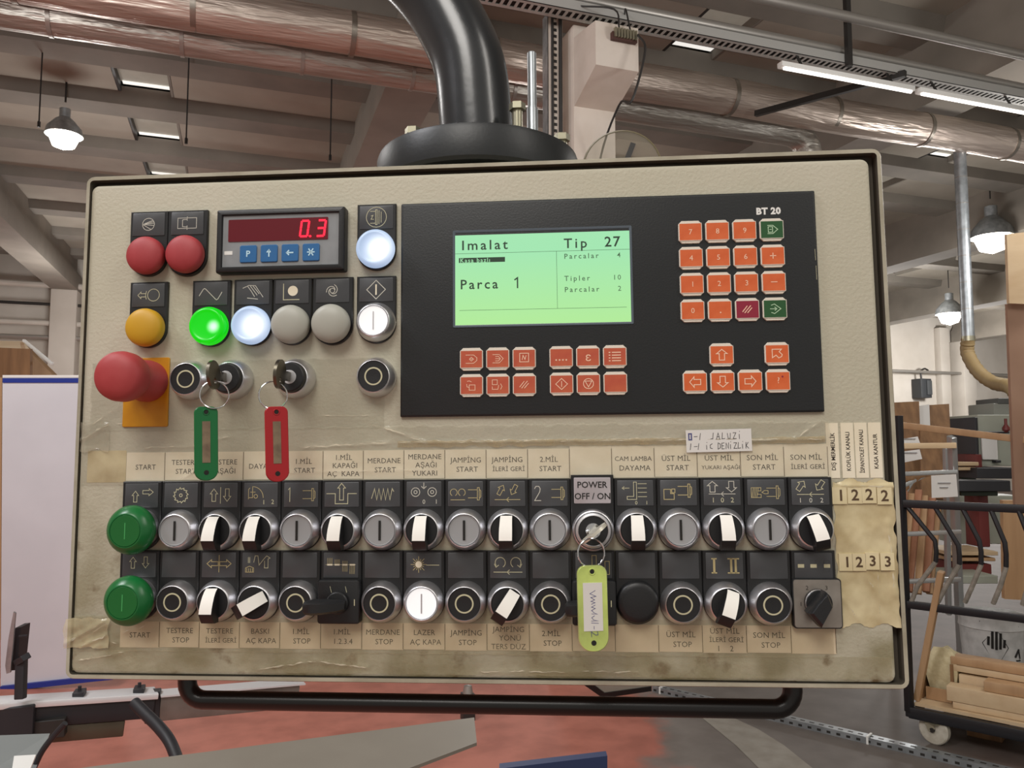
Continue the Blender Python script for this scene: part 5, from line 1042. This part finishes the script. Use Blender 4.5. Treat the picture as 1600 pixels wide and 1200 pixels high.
rail('base_rail', Z(g, zb), Z(g+nn*DEP, zb), .04, .055); rail('base_rail', Z(g+dr*Lr, zb), Z(g+dr*Lr+nn*DEP, zb), .04, .055)
rail('top_rail', Z(g-dr*.0, ztp), Z(g+dr*Lr, ztp), .03, .04); rail('middle_rail', Z(g, zmid), Z(g+dr*Lr, zmid), .03, .038)
rail('upright', Z(g, zb), Z(g, 1.66)); rail('upright', Z(g+dr*Lr, zb), Z(g+dr*Lr, 1.66))
for k, pl in enumerate((((1417, 791), (1461, 845), (1463, 862), (1462, 878), (1434, 915), (1424, 940)), ((1460, 791), (1497, 852), (1499, 868), (1499, 882), (1478, 916), (1466, 940)), ((1502, 791), (1530, 845), (1533, 862), (1533, 882), (1519, 916), (1508, 941)), ((1546, 791), (1570, 848), (1572, 866), (1572, 886), (1563, 916), (1552, 943)), ((1589, 791), (1612, 850), (1614, 868), (1614, 886), (1606, 918), (1598, 945)))):
    P = [onr(x, y, -.03 if 0 < i < 5 else 0) for i, (x, y) in enumerate(pl)]; b = MB(); b.tube(P[:4], .0115, RK, 10); b.tube(P[3:], .0115, RKW, 10); b.build('bent_rod', rack, tuple(P[2]), 'bent rod, black above and worn pale below')
# plywood deck
b = MB(); i = b.mi(WD2)
pts = [Z(g+nn*.02+dr*.02, zb+.03), Z(g+dr*(Lr-.02)+nn*.02, zb+.03), Z(g+dr*(Lr-.02)+nn*(DEP-.02), zb+.03), Z(g+dr*.02+nn*(DEP-.02), zb+.03)]
b.loft([pts, [p+Vector((0, 0, .016)) for p in pts]], WD2, smooth=False); b.build('plywood_deck', rack, tuple(pts[0]))
WHL = mat('white_castor_nylon', 0xc9c4b6, .5, col2=0xb5ae9e, nscale=30)
for k, (a, c) in enumerate(((.11, .02), (Lr-.08, .04), (.11, DEP-.04), (Lr-.08, DEP-.04))):
    cp = g+dr*a+nn*c; b = MB(); R = .073; axd = (nn*.95+dr*.2).normalized()
    b.lathe([(R-.006, -.018), (R, -.013), (R, .013), (R-.006, .018), (.03, .014), (.03, .02), (.01, .022)], WHL, (cp.x, cp.y, R), 28, cap0=True, axis=tuple(axd)); w_ = b.build('castor', rack, (cp.x, cp.y, R), 'white nylon castor wheel')
    b = MB()
    for s_ in (-1, 1): b.bar(Vector((cp.x, cp.y, R))+axd*.026*s_, Vector((cp.x, cp.y, zb-.03))+axd*.022*s_-dr*.02, .004, .035, M_ZINC, up=tuple(dr))
    b.box(cp.x-.04, cp.x+.04, cp.y-.04, cp.y+.04, zb-.034, zb-.028, M_ZINC); b.lathe([(.012, -.03), (.012, .03)], M_DARK, (cp.x, cp.y, R), 10, axis=tuple(axd), cap0=True); b.build('castor_fork', w_, (cp.x, cp.y, R+.05))
# boards on the deck
zd = zb+.046
def lying(k, a0, a1, off, z0, w_, h_, m, label):
    p = Z(g+dr*a0+nn*off, zd+z0+h_/2); q = Z(g+dr*a1+nn*off, zd+z0+h_/2); b = MB(); b.bar(p, q, w_, h_-.002, m, bev=.003); T1(b.build('timber_board', None, tuple(p)), label, 'board', 'boards stacked on the cart')
lying(0, .19, 1.1, .10, 0, .1, .034, WD2, 'lowest front board on the cart, flat on the deck'); lying(1, .165, 1.08, .09, .034, .09, .075, WD2, 'thick pale board with a rounded end, front of the cart stack')
lying(2, .33, 1.1, .11, .109, .1, .05, WD1, 'tan board lying on the thick pale board'); lying(3, .20, .34, .2, 0, .1, .15, WD2, 'short pale block beside the stack of boards')
lying(4, .17, 1.1, .2, .159, .1, .034, WD2, 'tan board second from the top of the cart stack'); lying(5, .165, 1.12, .2, .193, .1, .04, WD1, 'topmost board of the stack on the cart'); lying(6, .36, 1.1, .22, 0, .1, .155, WD1, 'broad tan board standing behind the front boards')
# crate of wood, stick and bag on the left of the deck
cr = empty('wooden_crate', Z(g+dr*.06+nn*.22, zd), 'small open wooden crate at the left end of the cart deck', 'crate'); cr['_o'] = tuple(cr.location)
for a0, a1, o0, o1, z0, z1, nm in ((.03, .17, .3, .3, 0, .13, 'side_board'), (.03, .03, .12, .3, 0, .15, 'end_board'), (.17, .17, .14, .3, 0, .19, 'end_board'), (.05, .17, .13, .13, 0, .06, 'side_board')):
    b = MB(); p = Z(g+dr*a0+nn*o0, zd+(z0+z1)/2+.002); q = Z(g+dr*a1+nn*o1+(dr*.001 if a0 == a1 else dr*0), zd+(z0+z1)/2+.002); b.bar(p, q, .014, z1-z0, WD1 if nm == 'side_board' else WD4); b.build(nm, cr, tuple(p))
b = MB(); p0 = Z(g+dr*.12+nn*.22, zd+.16)
b.loft([[p0+dr*(sx*.075)+nn*(sy*.07)+Vector((0, 0, z+.012*math.sin(5*sx+3*sy))) for sx, sy in ((-1*s, -.9*s), (1*s, -1*s), (1.05*s, .9*s), (-.9*s, 1*s))] for s, z in ((.8, -.12), (1, -.03), (.95, .05), (.55, .09), (.2, .095))], mat('crumpled_cream_paper', 0xd6caa4, .7, col2=0xc4b68e, nscale=40)); T1(b.build('crumpled_wrap', None, tuple(p0)), 'crumpled cream paper wrap lying in the small crate', 'paper')
P, Q_ = onr(1471, 893, -.02), onr(1433, 1093, .06); b = MB(); b.bar(Q_, P, .03, .045, WD1, up=tuple(nn), bev=.004); T1(b.build('leaning_stick', None, tuple(Q_)), 'square wooden stick leaning against the rack rails', 'stick')
P = hz(1545, 1157, 0); b = MB(); R = Matrix((dr, nn, Vector((0, 0, 1)))).transposed().to_4x4(); R.translation = P; b.M = R; b.box(-.1, .06, 0, .2, 0, .09, WD4, .006); T1(b.build('wood_block', None, tuple(P)), 'pale wood block on the floor under the cart', 'block')
# white bucket behind the cart
BK = hz(1553, 1062, 0); BK = Vector((BK.x, BK.y, 0)); Db = (BK-EYE).dot(FW); rb = 46/F_PX*Db; ht = EYE.z-(958-697)/F_PX*Db
WB = mat('dirty_white_plastic', 0xd0d1cf, .5, col2=0xb6b7b5, nscale=14, bump=.5, bscale=20)
b = MB(); b.lathe([(rb*.86, 0), (rb*.97, ht*.8), (rb*1.01, ht*.81), (rb*.98, ht*.9), (rb*1.03, ht*.97), (rb*1.03, ht), (rb*.99, ht), (rb*.93, ht*.6), (.01, ht*.55)], WB, tuple(BK), 40, cap0=True); bk = b.build('white_bucket', None, tuple(BK)); T1(bk, 'dirty white bucket with black hazard drawings behind the cart', 'bucket')
b = MB(); i = b.mi(M_SEAL)
def onb(a, z): r_ = rb*(.86+.11*z/(ht*.8))+.002; d0 = -(BK-EYE); d0.z = 0; d0.normalize(); t0 = math.atan2(d0.y, d0.x)+a; return BK+Vector((math.cos(t0)*r_, math.sin(t0)*r_, z))
def patch(pl, w_):
    for k in range(len(pl)-1): b.bar(onb(*pl[k]), onb(*pl[k+1]), w_, .002, M_SEAL, up=tuple(onb(*pl[k])-BK))
hm = ht*.62
patch([(-.3, hm), (.12, hm-.14), (.5, hm-.02), (.12, hm+.1), (-.3, hm)], .003)
for q, (lo, hi) in enumerate(((-.01, .045), (-.03, .085), (-.035, .095), (-.03, .07), (-.02, .03))): patch([(-.12+q*.12, hm+lo), (-.1+q*.12, hm+hi)], .014)
patch([(.75, hm-.08), (.9, hm-.03), (.98, hm-.09)], .012); patch([(.8, hm-.1), (1.0, hm-.1)], .01); patch([(-.35, hm+.13), (-.33, ht*.95)], .005); patch([(-.8, hm+.14), (.9, hm+.11)], .003)
b.build('hazard_print', bk, tuple(BK))
# floor items
rl = [hz(1019, 1081, 0), hz(1640, 1232, 0)]; dd = (rl[1]-rl[0]); Lg = dd.length; dd.normalize(); sd = Vector((-dd.y, dd.x, 0)); b = MB(); R = Matrix((dd, sd, Vector((0, 0, 1)))).transposed().to_4x4(); R.translation = rl[0]; b.M = R
b.box(0, Lg, 0, .003, 0, .03, M_GALV); b.box(0, Lg, .055, .058, 0, .03, M_GALV); b.box(0, Lg, 0, .058, .03, .033, M_GALV)
for k in range(int(Lg/.05)): b.box(.01+k*.05, .035+k*.05, .02, .035, .033, .0335, M_DARK); b.box(.01+k*.05, .03+k*.05, -.0006, 0, .008, .02, M_DARK)
b.box(.05, .06, -.004, .062, 0, .04, M_WHITE); b.box(Lg*.62, Lg*.62+.01, -.004, .062, 0, .04, M_WHITE)
T1(b.build('floor_cable_tray', None, tuple(rl[0])), 'slotted metal cable channel running across the floor', 'cable tray')
b = MB(); P = [hz(x, y, 0) for x, y in ((1085, 1112), (1115, 1108), (1185, 1140), (1225, 1165), (1275, 1205), (1200, 1215), (1150, 1165))]; b.loft([P, [p+Vector((0, 0, .002)) for p in P]], mat('bare_cement_patch', 0x8f8a80, .8, col2=0x827c72, nscale=10), smooth=False); q = b.build('cement_patch', fl, tuple(P[0]))

# ------------------------------------------------------------------ left side and below
Dw = 4.9
slab('melamine_board', [(1, 1075), (176, 1062), (176, 590), (4, 590)], [Dw, Dw, Dw, Dw], .02, mat('white_melamine', 0xd5d6dc, .35, col2=0xcfd0d6, nscale=3), None, None)
wp = bpy.data.objects['melamine_board']; T1(wp, 'large white melamine board with blue edges standing at the left', 'board')
BLU = mat('blue_edge_strip', 0x22378f, .4)
def child_slab(name, pts, D, th, m, par): o = slab(name, pts, D, th, m, None, None); o.parent = par; o.location = Vector(o['_o'])-Vector(par['_o']); return o
child_slab('edge_strip', [(4, 598), (176, 598), (176, 591), (4, 591)], Dw-.006, .03, BLU, wp); child_slab('edge_strip', [(0, 1081), (176, 1062), (176, 1054), (0, 1073)], Dw-.02, .04, BLU, wp); child_slab('edge_strip', [(4, 590), (176, 590), (176, 586), (4, 586)], Dw-.004, .03, M_WHITE, wp)
slab('orange_board', [(-40, 1000), (1, 1000), (3, 590), (-40, 588)], 4.95, .02, WD1, 'narrow orange-brown board at the left edge beside the white panel', 'board')
cr = empty('timber_crate', dp(30, 583, 5.6), 'old brown timber crate peeking above the white panel', 'crate'); cr['_o'] = tuple(cr.location)
o = slab('crate_side', [(-60, 700), (47, 700), (47, 545), (-60, 541)], 5.6, .03, WD4, None, None, parent=cr); slab('crate_lid', [(-60, 541), (47, 546), (36, 533), (-60, 532)], [5.6, 5.6, 6.0, 6.0], .03, WD2, None, None, parent=cr); slab('crate_end', [(47, 700), (92, 700), (92, 588), (36, 533), (40, 545)], [5.6, 5.9, 5.9, 6.0, 5.6], .03, WD1, None, None, parent=cr)
plank('crate_edge', (37, 532), (82, 569), 5.95, 5.7, .02, .02, M_WHITE, None, None, parent=cr)
# grey guide beam in front
GB = mat('grey_beam_paint', 0x8d877c, .45, col2=0x857f74, nscale=4)
pts = [hz(x, y, .75) for x, y in ((0, 1216), (741, 1121), (745, 1160), (640, 1200), (480, 1262), (0, 1262))]; P1 = pts[1]
b = MB(); b.loft([[p for p in pts], [p-Vector((0, 0, .008)) for p in pts]], GB, smooth=False); q = hz(420, 1262, .73); b.box(q.x-.04, q.x+.04, q.y-.04, q.y+.04, 0, .732, GB)
T1(b.build('grey_machine_table', None, tuple(P1)), 'wide grey painted steel table edge crossing under the panel', 'machine table')
# rail bench left: aluminium guide rail with black profile
A_, B_ = dp(-30, 1100, 2.6), dp(425, 1071, 3.1); dd = (B_-A_); dd.z = 0; ddn = dd.normalized(); e2 = Vector((-ddn.y, ddn.x, 0)); zt_ = (A_.z+B_.z)/2
gr = empty('guide_rail', (A_.x, A_.y, zt_), 'polished guide rail with black underside at the lower left', 'machine rail'); gr['_o'] = tuple(gr.location)
A2, B2 = Vector((A_.x, A_.y, A_.z)), Vector((B_.x, B_.y, B_.z))
PB = mat('polished_rail', 0xe4e4e6, .3, .25)
b = MB(); b.bar(A2, A2.lerp(B2, .56), .10, .02, PB, bev=.002); b.build('rail_bar', gr, tuple(A2)); b = MB(); b.bar(A2.lerp(B2, .57)-Vector((0, 0, .003)), B2+ddn*.12-Vector((0, 0, .003)), .09, .006, PB); b.bar(A2.lerp(B2, .57)-Vector((0, 0, .05)), B2+ddn*.1-Vector((0, 0, .05)), .05, .09, mat('worn_steel_bar', 0x8f8882, .4, .4, col2=0x77706a, nscale=8), bev=.002); b.build('rail_bar', gr, tuple(B2), 'worn steel section of the rail')
b = MB(); b.bar(A2-Vector((0, 0, .045)), A2.lerp(B2, .55)-Vector((0, 0, .045)), .07, .07, BLKM, bev=.004); b.build('black_profile', gr, tuple(A2))
b = MB(); b.bar(A2-Vector((0, 0, .11)), A2.lerp(B2, .45)-Vector((0, 0, .11)), .05, .055, mat('dull_bronze_profile', 0x5d574a, .4, .5), bev=.004); b.build('lower_profile', gr, tuple(A2))
for t in (.3, .5): P = A2.lerp(B2, t); b = MB(); b.box(P.x-.018, P.x+.018, P.y-.03, P.y+.03, P.z-.03, P.z+.025, BLKM, .003); b.lathe([(.006, .025), (.006, .04)], BLKM, tuple(P), 10); b.build('clamp', gr, tuple(P))
b = MB(); P = A2.lerp(B2, .55); b.bar(P+Vector((0, 0, .01)), P-Vector((0, 0, .1)), .05, .05, BLKM, bev=.004); b.build('end_plate', gr, tuple(P))
b = MB(); P = A2.lerp(B2, .12)-Vector((0, 0, .06)); b.box(P.x-.16, P.x+.05, P.y-.06, P.y+.06, P.z-.1, P.z+.06, BLKM, .006); b.box(P.x-.06, P.x+.14, P.y-.04, P.y+.04, P.z-.06, P.z-.0, M_DARK, .004); b.build('carriage', gr, tuple(P))
b = MB(); b.bar(A2.lerp(B2, .0)-Vector((0, 0, .1)), Vector((A2.x-.02, A2.y+.02, 0)), .08, .08, BLKM); b.build('leg', gr, tuple(A2))
# flip stop: thin plate on a bracket
st = empty('stop_plate', dp(30, 1075, 2.6), 'thin upright metal stop plate on a black bracket at far left', 'stop plate'); st['_o'] = tuple(st.location)
slab('plate', [(10, 1053), (16, 1051), (24, 958), (21, 956), (13, 998), (8, 1040)], 2.6, .006, M_GALV, None, None, parent=st); slab('bracket_body', [(16, 1048), (26, 1047), (33, 980), (24, 981), (20, 1000)], 2.62, .05, BLKM, None, None, parent=st)
plank('bracket_arm', (34, 1030), (32, 1092), 2.62, 2.6, .03, .025, BLKM, None, None, parent=st, up=tuple(FW)); plank('bracket_tip', (28, 1034), (41, 1026), 2.62, 2.6, .02, .03, BLKM, None, None, parent=st, up=tuple(FW)); plank('pin', (30, 994), (43, 993), 2.6, 2.6, .008, .006, BLKM, None, None, parent=st)
b = MB(); hp = smooth_path([dp(210, 1098, 2.62), dp(230, 1118, 2.58), dp(250, 1138, 2.54), dp(268, 1164, 2.5), dp(286, 1215, 2.45)], 8); b.tube(hp, .019, BLKM, 14); T1(b.build('black_hose', None, tuple(hp[0])), 'thick black hose curving down from the guide rail', 'hose')
b = MB(); hp = smooth_path([dp(102, 1130, 2.2), dp(88, 1145, 2.2), dp(65, 1175, 2.2), dp(48, 1212, 2.2)], 6); b.tube(hp, .008, BLKM, 10); T1(b.build('black_cable', None, tuple(hp[0])), 'black cable along the pale tray at the lower left corner', 'cable')
slab('pale_tray', [(-30, 1150), (78, 1146), (52, 1210), (-30, 1215)], [2.25, 2.35, 2.15, 2.1], .03, mat('pale_steel_tray', 0x9fa6a6, .3, .3), 'pale blue-grey metal tray in the bottom left corner', 'tray'); slab('white_pad', [(22, 1181), (56, 1179), (46, 1204), (18, 1206)], [2.14, 2.15, 2.1, 2.09], .006, M_WHITE, 'small white pad lying on the pale tray', 'pad')
# post, wedge and blue box below the panel
P = dp(731, 1080, 4.35); b = MB(); b.box(P.x-.034, P.x+.034, P.y-.034, P.y+.034, 0, P.z-.01, M_DARK, .004); b.lathe([(.03, -.012), (.022, .03), (.01, .034)], M_PIPE, tuple(P), 12); T1(b.build('short_post', None, (P.x, P.y, 0)), 'short dark post standing below the middle of the panel', 'post')
slab('black_wedge_plate', [(912, 1070), (942, 1091), (1018, 1080), (1018, 1073), (945, 1083), (925, 1068)], 4.5, .03, M_HANDLE, None, None)
o = bpy.data.objects['black_wedge_plate']; T1(o, 'black angled bracket edge below the panel, left of the floor channel', 'bracket')
child_slab('grey_plate', [(922, 1060), (925, 1068), (945, 1083), (1018, 1073), (1018, 1060)], 4.51, .02, GB, o)
pts = [dp(x, y, D) for x, y, D in ((780, 1201, 1.8), (949, 1181, 1.9), (949, 1900, 1.9), (780, 1920, 1.8))]; n_ = Vector((FW.x, FW.y, 0)).normalized(); b = MB(); b.loft([pts, [p+n_*.03 for p in pts]], mat('navy_steel', 0x33436a, .45), smooth=False); T1(b.build('blue_box', None, tuple(pts[1])), 'dark blue steel cover top at the bottom edge of the picture', 'cover')
bpy.data.objects.remove(_fo)
for _o in bpy.data.objects:
    if '_o' in _o: del _o['_o']
